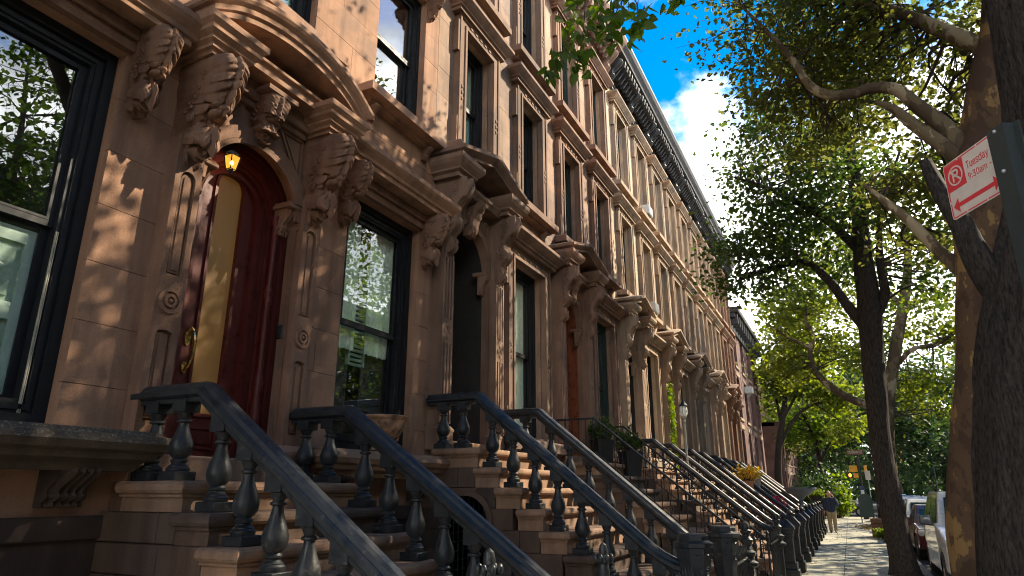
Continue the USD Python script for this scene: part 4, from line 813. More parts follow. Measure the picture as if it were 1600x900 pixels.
def tree(name, label, trunk, limbs, blobs, leafm, barkm, lsize, seed, group=None, ridge=0., n=20, twigs=True, k=10, limb_bark=None, up=.55, freq=9):
    """trunk and limbs: lists of (x, y, z, radius); blobs: (centre, radii, clumps, leaves in a clump, clump radius)"""
    rng = np.random.default_rng(seed); base = trunk[0]; T = thing(name, label, 'tree', base[:3], group)
    m, p = trunk_mesh(trunk, k, n, ridge, freq, seed); tk = obj(T, 'trunk', m, barkm, smooth=60); nodes = [p[len(p) // 2:]]
    for L in limbs:
        lm, q = trunk_mesh(L, 6, 12 if n > 14 else 8, ridge * .5, freq, seed + 3); obj(tk, 'limb', lm, limb_bark or barkm, smooth=60); nodes.append(q)
    nodes = np.vstack(nodes); cr, tw = M(), M()
    for (c, r, nc, nl, cr_) in blobs:
        c, r = np.array(c, float), np.array(r, float)
        for _ in range(nc):
            d = rng.normal(size=3); d /= np.linalg.norm(d); q = c + d * r * rng.uniform(.15, 1) ** .55
            C = q + rng.normal(size=(nl, 3)) * np.array([1, 1, .55]) * cr_ * .55
            leaf_cloud(cr, C, lsize, rng, up)
            if twigs:
                dist = np.linalg.norm((nodes[:, :3] - q) * np.array([1, 1, 1.3]), axis=1); i = int(np.argmin(dist + rng.uniform(0, 1.2, len(nodes)))); s0 = nodes[i, :3]; mid = (s0 + q) / 2 + rng.normal(size=3) * .12 * dist[i] + np.array([0, 0, .08 * dist[i]])
                r0 = min(nodes[i, 3] * .45, .012 + .010 * dist[i]); line = smooth_line([s0, mid, q], 3); tw.tube(line, np.linspace(r0, .006, len(line)), 4, cap=False)
                for __ in range(2):
                    e = q + rng.normal(size=3) * cr_ * .6; tw.tube([line[-3], (line[-2] + e) / 2, e], [.008, .006, .003], 3, cap=False)
    if twigs: obj(T, 'branches', tw, 'twig', kind='stuff')
    obj(T, 'crown', cr, leafm, kind='stuff'); return T

# ridged dark trunk at the right edge, its crown above the frame
t1 = tree('street_tree', 'thick dark ridged trunk filling the right edge, behind the parking sign post', [(5.9, -1.02, -.1, .50), (5.92, -1.06, .35, .40), (5.95, -1.10, 1.2, .355), (6, -1.36, 2.6, .36), (6.02, -1.56, 3.3, .37), (6.0, -1.74, 4.0, .31), (6, -1.84, 5.0, .30), (6.05, -1.86, 6.2, .27), (6.1, -1.7, 8.5, .2), (6.2, -1.4, 11, .08)],
    [[(6.0, -1.50, 2.75, .16), (5.99, -1.28, 3.08, .125), (5.95, -1.13, 3.40, .10), (5.92, -1.05, 3.72, .082), (5.95, -.97, 4.02, .06), (6.0, -.92, 4.35, .03)],
     [(6.05, -1.86, 6.0, .16), (6.4, -.6, 7.6, .11), (6.2, .9, 9.0, .07), (5.8, 2.0, 9.9, .03)], [(6.08, -1.75, 7.5, .13), (4.6, -1.2, 9.2, .08), (3.4, -.4, 10.2, .03)], [(6.1, -1.7, 8.0, .13), (7.6, -2.6, 10, .07), (8.6, -3.2, 11.2, .03)]],
    [((5.6, -.2, 10.5), (3.4, 3.2, 2.1), 80, 58, .55), ((6.2, -2.6, 10.8), (3, 2.4, 2.2), 50, 54, .55), ((8.1, -1.1, 8.7), (1.6, 1.5, .8), 20, 52, .5)], 'leaf_green', 'bark_dark', .12, 101, ridge=.07, n=96, k=16, freq=17)
# plane tree with mottled bark just behind it
tree('street_tree', 'plane tree with mottled orange-grey bark and a forked crown, second from the right edge', [(9.4, -1.22, -.1, .42), (9.42, -1.22, .4, .335), (9.45, -1.30, 1.6, .31), (9.5, -1.62, 3.0, .30), (9.52, -1.84, 4.3, .29), (9.6, -2.0, 5.5, .30), (9.7, -2.15, 6.15, .25), (9.7, -2.4, 7.1, .22), (9.7, -2.7, 8.1, .19), (9.8, -3.0, 10.5, .10), (9.9, -3.1, 12, .03)],
    [[(9.62, -2.0, 5.75, .14), (9.68, -1.80, 6.36, .115), (9.7, -1.55, 6.78, .098), (9.7, -1.32, 7.13, .086), (9.7, -1.02, 7.24, .080), (9.7, -.76, 7.22, .076), (9.7, -.44, 7.30, .070), (9.7, -.22, 7.55, .062), (9.7, -.10, 7.92, .05), (9.75, .15, 8.5, .035), (9.9, .7, 9.6, .02)],
     [(9.62, -1.95, 5.7, .11), (9.6, -1.70, 6.10, .095), (9.6, -1.42, 6.50, .08), (9.6, -1.22, 6.80, .06), (9.7, -1.05, 7.0, .03)],
     [(9.53, -1.80, 3.9, .12), (9.8, -1.62, 4.45, .09), (10, -1.44, 4.85, .08), (10, -1.2, 5.28, .068), (10, -.98, 5.58, .05), (10.1, -.75, 5.95, .02)],
     [(9.72, -2.5, 7.4, .13), (10.6, -1.4, 9.2, .08), (11.2, -.2, 10.4, .04)]],
    [((10.9, -.15, 10.0), (1.7, 1.8, 1.7), 70, 76, .60), ((10.8, -2.0, 9.6), (1.9, 2.0, 1.8), 74, 72, .60), ((11.2, -.6, 8.1), (1.5, 1.5, 1.0), 38, 66, .52), ((11.6, -2.6, 7.2), (1.5, 1.3, 1.4), 36, 64, .52), ((11.4, -1.7, 5.9), (1.3, .8, .9), 22, 56, .48), ((12.4, -.3, 9.2), (1.6, 1.6, 1.8), 36, 66, .58)], 'leaf_yellow', 'bark_plane', .098, 102, ridge=.03, freq=4, limb_bark='bark_plane_light', n=40, k=10)
# dark tree on the kerb in the middle
tree('street_tree', 'dark slender trunk rising between the pavement and the parked silver car, dense green crown', [(17.2, -.82, -.1, .36), (17.22, -.82, .22, .275), (17.3, -.79, .9, .235), (17.5, -.77, 2.6, .215), (17.5, -.85, 4.2, .22), (17.5, -.96, 5.6, .27), (17.5, -1.02, 7.0, .22), (17.5, -1.1, 8.8, .16), (17.4, -1.15, 10.6, .10), (17.4, -1.1, 12, .04)],
    [[(17.5, -.92, 5.3, .15), (17.5, -.55, 5.95, .12), (17.5, -.15, 6.75, .10), (17.5, .35, 7.25, .08), (17.5, 1.2, 7.15, .06), (17.5, 2.0, 6.96, .03)], [(17.5, -1.05, 7.2, .12), (17.4, -.3, 8.3, .09), (17.2, .8, 9.2, .06), (17, 1.7, 9.7, .03)],
     [(17.5, -1.0, 5.5, .13), (17.5, -1.35, 6.2, .11), (17.5, -1.36, 7.0, .09), (17.5, -1.6, 8.4, .06), (17.6, -2.2, 9.8, .03)], [(17.5, -1.1, 8.2, .1), (18.4, -2.2, 9.6, .06), (19, -3.2, 10.4, .03)]],
    [((17.3, .65, 9.6), (2.0, 1.45, 2.0), 54, 74, .68), ((17.2, 1.4, 7.2), (1.6, 1.2, 1.1), 40, 70, .60), ((17.6, -.7, 8.6), (2.0, 1.6, 2.3), 58, 74, .68), ((17.8, -2.6, 8.0), (1.7, 1.2, 2.2), 42, 66, .62), ((17.6, -.3, 11.3), (2.0, 1.7, 1.3), 30, 64, .66)], 'leaf_green', 'bark_mid', .120, 103, ridge=.035, n=48)
# pale plane tree with the winding limb
tree('street_tree', 'pale-barked tree behind the dark one, long winding limb over the pavement, yellow-green leaves', [(27.6, -1.15, -.1, .36), (27.7, -1.2, .5, .29), (27.8, -1.35, 2.6, .26), (28, -1.62, 4.6, .235), (28, -2.1, 6.4, .21), (28, -2.74, 8.5, .18), (28, -3.12, 10.2, .14), (28, -3.3, 12.5, .05)],
    [[(27.95, -1.5, 4.25, .16), (28, -1.0, 4.72, .15), (28, -.5, 4.98, .14), (28, -.05, 5.3, .135), (28, .45, 5.85, .125), (28, .7, 6.4, .12), (28, .66, 7.0, .11), (28, .55, 7.5, .10), (28, .72, 8.2, .085), (28, .66, 8.75, .07), (28, 1.0, 9.2, .04)], [(28, .66, 7.05, .07), (28, 1.1, 7.32, .06), (28, 1.5, 7.6, .045), (28, 2.2, 8.2, .02)],
     [(28, -2.2, 6.2, .10), (28.3, -2.8, 6.75, .08), (28.6, -3.6, 6.9, .065), (28.6, -4.6, 7.5, .03)], [(28, -2.7, 8.3, .10), (28, -1.8, 9.6, .07), (28.2, -.6, 11, .03)]],
    [((28.6, .6, 9.0), (2.1, 2.0, 1.5), 66, 44, .8), ((29, -2.6, 8.4), (2.0, 2.2, 1.4), 42, 40, .8), ((29, -.6, 7.0), (1.8, 1.6, .9), 30, 40, .7), ((29, 1.7, 6.7), (1.6, 1.0, 1.1), 30, 42, .7), ((28.7, -2.9, 5.2), (1.4, .9, 1.0), 22, 40, .7), ((28.8, -4.4, 7.2), (1.3, 1.0, 1.0), 18, 40, .7), ((28, -1, 11.4), (2.6, 2.4, 1.3), 34, 40, .8)], 'leaf_bright', 'bark_plane_light', .17, 104, n=28)
# trees past the row
tree('yard_tree', 'dark-limbed tree leaning out beside the red brick building, yellow-green leaves', [(46, 3.75, -.1, .30), (46, 3.85, 1.0, .25), (46, 3.9, 2.7, .22), (46, 3.6, 4.7, .20), (46, 2.95, 7.4, .15), (46, 2.4, 9.8, .10), (46, 2.3, 12, .04)],
    [[(46, 3.7, 4.2, .13), (46, 3.0, 5.5, .11), (46, 2.1, 6.5, .09), (46, .9, 7.0, .07), (46, -.1, 6.8, .03)], [(46, 3.3, 6.0, .11), (46, 2.7, 6.9, .08), (46, 1.9, 8.2, .06), (46, 1.2, 9.6, .03)], [(46, 3.4, 5.8, .10), (46.2, 3.6, 8.0, .07), (46.5, 4.2, 10, .03)], [(46, 1.2, 6.85, .05), (46, .3, 6.1, .04), (46, -.6, 5.4, .02)]],
    [((46.3, 2.0, 9.8), (2.6, 2.4, 2.6), 80, 44, 1.0), ((46.2, .2, 7.4), (1.8, 1.5, 1.2), 34, 40, .85), ((46.6, -.4, 5.2), (1.4, 1.0, .9), 16, 36, .7), ((46.5, 3.6, 8), (1.6, 1.4, 1.8), 30, 40, .8), ((46.5, 1.5, 13), (3, 2.6, 1.5), 40, 40, 1.0)], 'leaf_bright', 'bark_mid', .26, 105, n=16)
def far_tree(x, y, h, r, label, lm, seed, ls=.34, nc=90, low=.34, name='street_tree', group=None):
    rr = random.Random(seed); tr = [(x, y, -.15, .34), (x, y, 1.2, .26), (x + rr.uniform(-.2, .2), y + rr.uniform(-.3, .3), h * .35, .22), (x + rr.uniform(-.5, .5), y + rr.uniform(-.5, .5), h * .7, .13), (x, y, h, .03)]; L = []
    for k in range(5):
        a = rr.uniform(0, 6.28); z = h * rr.uniform(.28, .5); L.append([(x, y, z, .12), (x + math.cos(a) * r * .4, y + math.sin(a) * r * .4, z + h * .12, .08), (x + math.cos(a) * r * .85, y + math.sin(a) * r * .85, z + h * .22, .03)])
    B = [((x, y, h * (low + 1) / 2 + .02 * h), (r, r, h * (1 - low) / 2), int(nc * .55), 40, r * .32)]
    for k in range(5):
        a = k * 1.26 + rr.uniform(-.3, .3); B.append(((x + math.cos(a) * r * .7, y + math.sin(a) * r * .7, h * rr.uniform(low + .08, .8)), (r * .5, r * .5, h * .13), int(nc * .09), 40, r * .26))
    return tree(name, label, tr, L, B, lm, 'bark_mid', ls, seed, group, n=12, k=4)
far_tree(54, 1.8, 11, 3.2, 'tall yellow-green tree behind the street name sign at the corner', 'leaf_lime', 201, .32, 90, .42)
far_tree(67, -2.6, 15, 5, 'large dark green tree past the crossing, above the traffic', 'leaf_dark', 202, .42, 170, .22)
far_tree(88, -9.5, 17, 7, 'dark green tree at the far kerb, right of the traffic light', 'leaf_dark', 214, .5, 150, .12)
far_tree(84, -13.5, 16, 6, 'dark green tree over the far parked cars, left of the mottled trunk', 'leaf_dark', 203, .5, 120, .2)
far_tree(66, -14.5, 14, 5, 'broad dark tree on the far side of the street beyond the crossing', 'leaf_green', 204, .46, 100, .22)
far_tree(104, -6, 17, 7, 'distant dark tree closing the end of the street', 'leaf_dark', 205, .6, 110, .15)
far_tree(72, 6.5, 14, 5, 'yellowish tree in front of the far red buildings past the corner', 'leaf_yellow', 206, .42, 90, .3)
far_tree(92, 2.5, 15, 6, 'distant green tree above the corner pavement', 'leaf_green', 207, .55, 100, .15)
far_tree(38, -14, 13, 5, 'yellow-leaved tree across the street right of the pale-barked tree', 'leaf_yellow', 208, .34, 80, .4)
far_tree(30, -12.6, 15, 5.6, 'tree across the street shading the pavement beyond the dark trunk', 'leaf_lime', 212, .26, 170, .25)
far_tree(47.5, -12.8, 15, 5.6, 'tree across the street right of the pale-barked tree, nearer the crossing', 'leaf_yellow', 213, .3, 150, .25)
for q_, (x_, nm_) in enumerate(((-3.6, 'first'), (-10, 'second'), (-17, 'third'))): far_tree(x_, -1.15, 12, 4.2, f'{nm_} unseen kerb tree up the street, added to block sky light', 'leaf_green', 220 + q_, .2, 95, .3)  # trees behind the camera, added to cut sky light on near faces
far_tree(10, -13.4, 16, 5.4, 'tree across the street mirrored in the parlour windows', 'leaf_green', 209, .24, 230, .2)
far_tree(19.5, -13.4, 15.5, 5.2, 'second tree across the street mirrored in the windows', 'leaf_green', 210, .24, 220, .2)
far_tree(1, -13.4, 15.5, 5.2, 'third tree across the street mirrored in the nearest window', 'leaf_green', 211, .24, 220, .2)
rng = np.random.default_rng(5); m = M(); n = 15000
ang = rng.uniform(-.75, .55, n); R = rng.uniform(125, 160, n); z = rng.uniform(0, 1, n) ** .8 * (13 + 4 * np.sin(ang * 23) + 3 * np.sin(ang * 57))
leaf_cloud(m, np.stack([R * np.cos(ang), R * np.sin(ang), z], 1), 1.7, rng); single('distant_trees', m, 'leaf_dark', 'far-off dark mass of trees closing the end of the street', 'trees', kind='stuff')
# twigs with large leaves hanging from the nearest tree into the top of the frame
def twig_leaf(m, c, d, nrm, s):
    d = d / np.linalg.norm(d); nrm = nrm - d * (nrm @ d); nrm /= np.linalg.norm(nrm); b = np.cross(nrm, d)
    out = [(0, 0), (.30, -.10), (.50, .08), (.50, .32), (.34, .62), (.12, .88), (0, 1.02)]
    L = [c + s * (.8 * a * b + q * d + .10 * (abs(a) ** 1.5) * nrm - .08 * q * q * nrm) for a, q in out]; Rr = [c + s * (-.8 * a * b + q * d + .10 * (abs(a) ** 1.5) * nrm - .08 * q * q * nrm) for a, q in out]
    mid = [c + s * (q * d - .04 * nrm - .08 * q * q * nrm) for q in (0, .1, .3, .5, .7, .9, 1.02)]
    V = np.array(L + mid + Rr); F = []
    for i in range(6): F += [[i, i + 1, 7 + i + 1, 7 + i], [7 + i, 7 + i + 1, 14 + i + 1, 14 + i]]
    m.add(V, F)
rng = np.random.default_rng(77)
paths = [[(5.9, 1.75, 8.2), (5.6, 1.85, 7.0), (5.3, 1.92, 6.2), (5.05, 1.97, 5.62), (4.95, 2.03, 5.36)], [(5.6, 1.85, 7.0), (5.2, 1.75, 6.1), (5.05, 1.76, 5.62), (5.0, 1.80, 5.36)], [(5.9, 1.5, 7.6), (5.5, 1.40, 6.6), (5.1, 1.42, 5.95), (5.0, 1.44, 5.62)],
         [(5.5, 1.40, 6.6), (5.2, 1.22, 6.1), (5.05, 1.20, 5.75), (5.0, 1.22, 5.55)], [(5.9, 1.1, 7.6), (5.4, .95, 6.5), (5.1, .86, 5.85)], [(5.6, 1.85, 7.0), (5.3, 1.62, 6.3), (5.1, 1.60, 5.88)]]
hb = None
for P in paths:
    L = smooth_line(P, 7); m = M(); m.tube(L, np.linspace(.008, .0022, len(L)), 5)
    if hb is None: hb = obj(t1, 'hanging_branch', m, 'twig')
    else: obj(hb, 'twig', m, 'twig')
    for i in range(len(L) // 2 - 4, len(L)):
        for _ in range(3 if rng.random() < .6 else 2):
            d = np.array([rng.normal() * .8, rng.normal() * .8, -.75]); m = M(); nr = rng.normal(size=3) + np.array([-.7, -.4, .6]); c = L[i] + rng.normal(size=3) * .045; s = rng.uniform(.07, .13)
            m.tube([L[i], c], .0013, 3, cap=False); twig_leaf(m, c, d, nr, s); obj(hb, 'large_leaf', m, 'leaf_big', smooth=True)

# ------------------------------------------------------------------ red brick buildings past the row
def brick_house(name, x0, x1, y, h, label, cols, rows, ww, wh, zfirst, zstep, arched=False, depth=9, cornice_=True, lower_stone=0.0, ac=False):
    t = thing(name, label, 'building', (x0, y, 0)); holes, W = [], []
    for r in range(rows):
        for c in range(cols):
            xa = x0 + (x1 - x0) * (c + .5) / cols - ww / 2; z = zfirst + r * zstep; p = rect(xa, z, xa + ww, z + wh)
            if arched: p = p.union(affinity.scale(sg.Point(xa + ww / 2, z + wh).buffer(ww / 2, 8), 1, .35))
            holes.append(p); W.append((xa, z))
    m = M(); full = rect(x0, -.1, x1, h).difference(unary_union(holes))
    v = M(); v.prism(full, 0, .3); V, F = v.arrays(); m.add(np.stack([V[:, 0], y + V[:, 1], V[:, 2]], 1), F); m.box(x0, x0 + .3, y + .3, y + depth, -.1, h); m.box(x1 - .3, x1, y + .3, y + depth, -.1, h); m.box(x0, x1, y + .31, y + depth, h - .3, h - .05); m.box(x0 + .3, x1 - .3, y + depth - .3, y + depth, -.1, h - .3); obj(t, 'wall', m, 'far_brick')
    for xa, z in W:
        fr = M(); 
        for a, b, c, d in ((xa, xa + .09, z, z + wh), (xa + ww - .09, xa + ww, z, z + wh), (xa + .09, xa + ww - .09, z, z + .1), (xa + .09, xa + ww - .09, z + wh - .1, z + wh + .02), (xa + .09, xa + ww - .09, z + wh * .5 - .04, z + wh * .5 + .04)): fr.box(a, b, y + .13, y + .2, c, d)
        w = obj(t, 'window', fr, 'window_black'); g_ = M(); g_.box(xa + .08, xa + ww - .08, y + .16, y + .17, z + .08, z + wh - .08); obj(w, 'pane', g_, 'pane_glass'); q = M(); q.box(xa, xa + ww, y + .7, y + .72, z, z + wh + .2); obj(w, 'room', q, 'room_dark')
        q = M(); q.box(xa - .12, xa + ww + .12, y - .07, y + .12, z - .16, z - .002, .015); obj(w, 'sill', q, 'trim_tan')
        q = M(); q.box(xa - .1, xa + ww + .1, y - .04, y + .06, z + wh + .02 + (.35 * ww / 2 if arched else 0), z + wh + .26 + (.35 * ww / 2 if arched else 0), .015); obj(w, 'lintel', q, 'trim_tan')
    if cornice_:
        m = M(); m.box(x0 - .05, x1 + .25, y - .55, y + .1, h - .25, h + .05, .03); m.box(x0, x1 + .15, y - .35, y + .1, h - .5, h - .25, .03); m.box(x0, x1 + .05, y - .1, y + .1, h - 1.1, h - .5, .02); c = obj(t, 'cornice', m, 'cornice_black')
        for q in np.arange(x0 + .3, x1, .85): m = M(); m.box(q - .09, q + .09, y - .45, y - .02, h - .85, h - .27, .02); obj(c, 'bracket', m, 'cornice_black')
    if lower_stone: m = M(); m.box(x0 - .02, x1 + .02, y - .06, y - .004, -.1, lower_stone, .02); obj(t, 'stone_base', m, 'trim_tan')
    return t
XB = (S[6] + .89) * D + .01
brick_house('brick_building', XB, 46.6, D + .02, 11.0, 'red brick building with black cornice, just past the last brownstone', 4, 3, 1.15, 1.95, 2.6, 2.75, True, lower_stone=1.9)
brick_house('brick_building', 51.0, 52.9, 3.9, 6.4, 'low dark red brick building behind the leaning yard tree', 1, 2, .9, 1.5, 1.5, 2.6, cornice_=False)
brick_house('brick_building', 63.5, 79, 5.2, 12.0, 'tall red brick building beyond the corner, half hidden by leaves', 8, 4, 1.1, 1.8, 1.4, 2.8)
brick_house('brick_building', 79.2, 96, 5.2, 12.6, 'pale stone building beyond the tall red brick one past the corner', 8, 4, 1.1, 1.9, 1.4, 2.9)
# the terrace across the street: one house, then copies
op = brick_house('opposite_house', 0, 6.2, 0, 12.8, 'brick house across the street, seen in the window reflections', 3, 4, 1.05, 1.9, 1.2, 3.0)
data(op, group='houses across the street')
opp = UsdGeom.Xform(stage.GetPrimAtPath(op)); opp.GetOrderedXformOps()[0].Set(Gf.Vec3d(-20, -17.2, 0)); opp.AddRotateZOp().Set(180)
for i in range(1, 13):
    p = numbered('/World', 'opposite_house'); x = UsdGeom.Xform.Define(stage, p); x.GetPrim().GetReferences().AddInternalReference(op); x.GetPrim().SetInstanceable(True)
    x.ClearXformOpOrder(); x.AddTranslateOp(opSuffix='own').Set(Gf.Vec3d(-20 + 6.2 * i, -17.2, 0)); x.AddRotateZOp(opSuffix='own').Set(180)
    data(p, label='brick house across the street, seen in the window reflections', category='building', group='houses across the street')

# ------------------------------------------------------------------ parked cars
def car(label, paint_, xf, yc, W=1.85, L=4.6, H=1.68, suv=True, rot=0, zb=None):
    """nose towards -x at xf"""
    t = thing('parked_car', label, 'car', (xf + L / 2, yc, 0)); zb = zb or (.86 if suv else .80)
    if rot: stage.GetPrimAtPath(t); UsdGeom.Xform(stage.GetPrimAtPath(t)).AddRotateZOp().Set(rot)
    gz = -.13; pt = lambda pts, r=.05: m3.Manifold.batch_hull([m3.Manifold.sphere(r, 12).translate((xf + x, yc + y, gz + z)) for x, y, z in pts])
    hw = W / 2 - .05; sy = lambda P: [(x, s_ * y, z) for x, y, z in P for s_ in (-1, 1)]
    body = pt(sy([(.12, hw * .78, .38), (.08, hw * .72, .62), (.35, hw * .95, .34), (.4, hw * .90, .78), (1.25, hw * .98, zb + .10), (1.2, hw, .34), (1.0, hw, .62)]))
    body += pt(sy([(1.1, hw, .30), (1.1, hw, .62), (1.2, hw * .97, zb + .08), (L - .9, hw, .30), (L - .9, hw, .70), (L - .8, hw * .97, zb + .12)]))
    body += pt(sy([(L - 1.1, hw, .34), (L - 1.1, hw * .97, zb + .12), (L - .12, hw * .86, .40), (L - .10, hw * .85, .78), (L - .3, hw * .92, zb + .10)]))
    for wx in (.92, L - .92):
        for s_ in (-1, 1): body -= m3.Manifold.cylinder(.5, .39, .39, 28).rotate((90, 0, 0)).translate((xf + wx, yc + s_ * (W / 2) + .25, gz + .34))
    m = M(); m.man(body); obj(t, 'body', m, paint_, smooth=35)
    fx, rx, ft, rt = (1.15, L - .18, 1.95, L - .62) if suv else (1.25, L - .75, 2.05, L - 1.55)
    bw, tw = hw * .93, hw * .74; cab = pt(sy([(fx, bw, zb + .08), (rx, bw * .95, zb + .08), (ft, tw, H - .06), (rt, tw, H - .06)]), .05); m = M(); m.man(cab); obj(t, 'cabin', m, paint_, smooth=35)
    yz = lambda z: bw + .05 + (tw - bw) * (z - zb - .08) / (H - .06 - zb - .08) + .012; za, zc = zb + .15, H - .15; lerp = lambda a, b, q: a + (b - a) * q
    fxa = lambda z: lerp(fx, ft, (z - zb - .08) / (H - .14 - zb)); rxa = lambda z: lerp(rx, rt, (z - zb - .08) / (H - .14 - zb)); mids = [lerp(ft, rt, q) for q in ((.0, .47, .53, 1.0))]
    for s_ in (-1, 1):
        for a0, a1, b0, b1 in ((fxa(za) + .22, fxa(zc) + .16, lerp(fx, rx, .49), lerp(fx, rx, .50)), (lerp(fx, rx, .53), lerp(fx, rx, .53), rxa(za) - .30, rxa(zc) - .18)):
            P = [(xf + a0, za), (xf + b0, za), (xf + b1, zc), (xf + a1, zc)]; V = [(x, yc + s_ * (yz(z) - dd), gz + z) for dd in (0, .03) for x, z in P]
            m = M(); m.add(V, [[0, 1, 2, 3], [4, 7, 6, 5], [0, 4, 5, 1], [1, 5, 6, 2], [2, 6, 7, 3], [3, 7, 4, 0]]); obj(t, 'side_window', m, 'car_mirror_glass')
        m = M(); q = pt([(fxa(za) + .12, s_ * (W / 2 + .02), za - .02), (fxa(za) + .12, s_ * (W / 2 + .20), za), (fxa(za) + .12, s_ * (W / 2 + .04), za + .12), (fxa(za) + .12, s_ * (W / 2 + .19), za + .11)], .035); m.man(q); obj(t, 'mirror', m, paint_ if paint_ == 'car_red' else 'car_black', smooth=40)
        hl = m3.Manifold.batch_hull([m3.Manifold.sphere(.05, 10).translate((xf + x, yc + s_ * y, gz + z)) for x, y, z in ((.10, hw * .62, .66), (.28, hw * .92, .70), (.12, hw * .66, .74), (.34, hw * .93, .76))]); m = M(); m.man(hl); obj(t, 'headlight', m, 'plastic_white', smooth=40)
        for wx in (.92, L - .92):
            c = np.array([xf + wx, yc + s_ * (W / 2 - .12), gz + .33]); pr = [(.20, -.11), (.29, -.11), (.325, -.08), (.33, 0), (.325, .08), (.29, .11), (.20, .11)]
            q = M(); q.lathe(pr, (0, 0, 0), 24); V, F = q.arrays(); m = M(); m.add(np.stack([V[:, 0], V[:, 2], V[:, 1]], 1) + c, F); w = obj(t, 'wheel', m, 'rubber', smooth=40)
            q = M(); q.lathe([(.21, -.04), (.21, .085), (.19, .095), (.17, .07), (.05, .075), (.0001, .09)], (0, 0, 0), 20)
            V, F = q.arrays(); m = M(); m.add(np.stack([V[:, 0], s_ * V[:, 2], V[:, 1]], 1) + c, F); obj(w, 'rim', m, 'alloy', smooth=30)
    for nm, f_, a in (('windscreen', fxa, -1), ('rear_window', rxa, 1)):
        V = []
        for dd in (0, .02):
            for z, k in ((za - .04, .90), (zc + .03, .93)):
                for s_ in (-1, 1): V.append((xf + f_(z) + a * (.115 - dd), yc + s_ * (yz(z) - .07) * k, gz + z))
        m = M(); m.add(V, [[0, 1, 3, 2], [4, 6, 7, 5], [0, 4, 5, 1], [2, 3, 7, 6], [0, 2, 6, 4], [1, 5, 7, 3]]); obj(t, nm, m, 'car_mirror_glass')
    m = M(); m.box(xf + .03, xf + .10, yc - .45, yc + .45, gz + .42, gz + .60, .02); obj(t, 'grille', m, 'rubber')
    return t
plain('car_mirror_glass', (.012, .03, .034), .06, spec=.3)
KY = -1.46
car('silver sport utility car parked nearest, between the dark trunk and the mottled trunk', 'car_silver', 15.7, KY - .93, H=1.82, zb=1.04)
car('dark red car parked just behind the silver one', 'car_red', 21.9, KY - .90, W=1.78, H=1.44, suv=False)
car('white estate car with a broad windscreen, third in the parked line', 'car_white', 27.0, KY - 1.05, H=1.56, suv=False)
car('pale grey car, fourth in the parked line behind the white one', 'car_silver', 32.3, KY - .95, H=1.60, suv=False)
car('blue-grey car parked far along the kerb before the crossing', 'car_grey', 38.0, KY - .95, H=1.62)
car('white car parked last before the crossing', 'car_white', 44.0, KY - .95, H=1.55, suv=False)
car('dark car across the street in the far parking lane', 'car_black', 34, -12.0, H=1.6); car('pale car in the far parking lane beyond the dark one', 'car_white', 46, -12.0, H=1.5, suv=False)
car('black car stopped in the roadway near the crossing', 'car_black', 50, -6.4, H=1.7); car('pale blue car waiting past the crossing', 'car_blue', 66, -4.2, H=1.5, suv=False); car('white car beyond the crossing in the parked line', 'car_white', 73, -4.0, H=1.55, suv=False)
car('black car parked side-on in the cross street beyond the walker', 'car_black', 57.0, .9, H=1.55, suv=False, rot=90)

# ------------------------------------------------------------------ street furniture
t = thing('mailbox', 'dark green relay mailbox on legs, on the kerb side of the pavement', 'mailbox', (44, -.70, 0))
prof = sg.Polygon([(-.34, .30), (.34, .30), (.34, 1.22)] + [(.34 * math.cos(a), 1.22 + .30 * math.sin(a)) for a in np.linspace(0, np.pi, 14)] + [(-.34, 1.22)])
m = M(); m.prism(prof, 43.7, 44.3, 'x'); m.v[-1][:, 1] += -.70; obj(t, 'box', m, 'mail_green', smooth=40)
m = M(); m.prism(prof.buffer(.015).difference(prof.buffer(-.03)), 43.685, 43.715, 'x'); m.v[-1][:, 1] += -.70; obj(t, 'rim', m, 'mail_green')
m = M(); m.box(43.68, 43.70, -.92, -.48, 1.05, 1.30, .004); obj(t, 'door', m, 'mail_green')
for sx in (43.74, 44.26):
    for sy in (-1.0, -.40): m = M(); m.box(sx - .025, sx + .025, sy - .025, sy + .025, 0, .32, .004); obj(t, 'leg', m, 'mail_green')

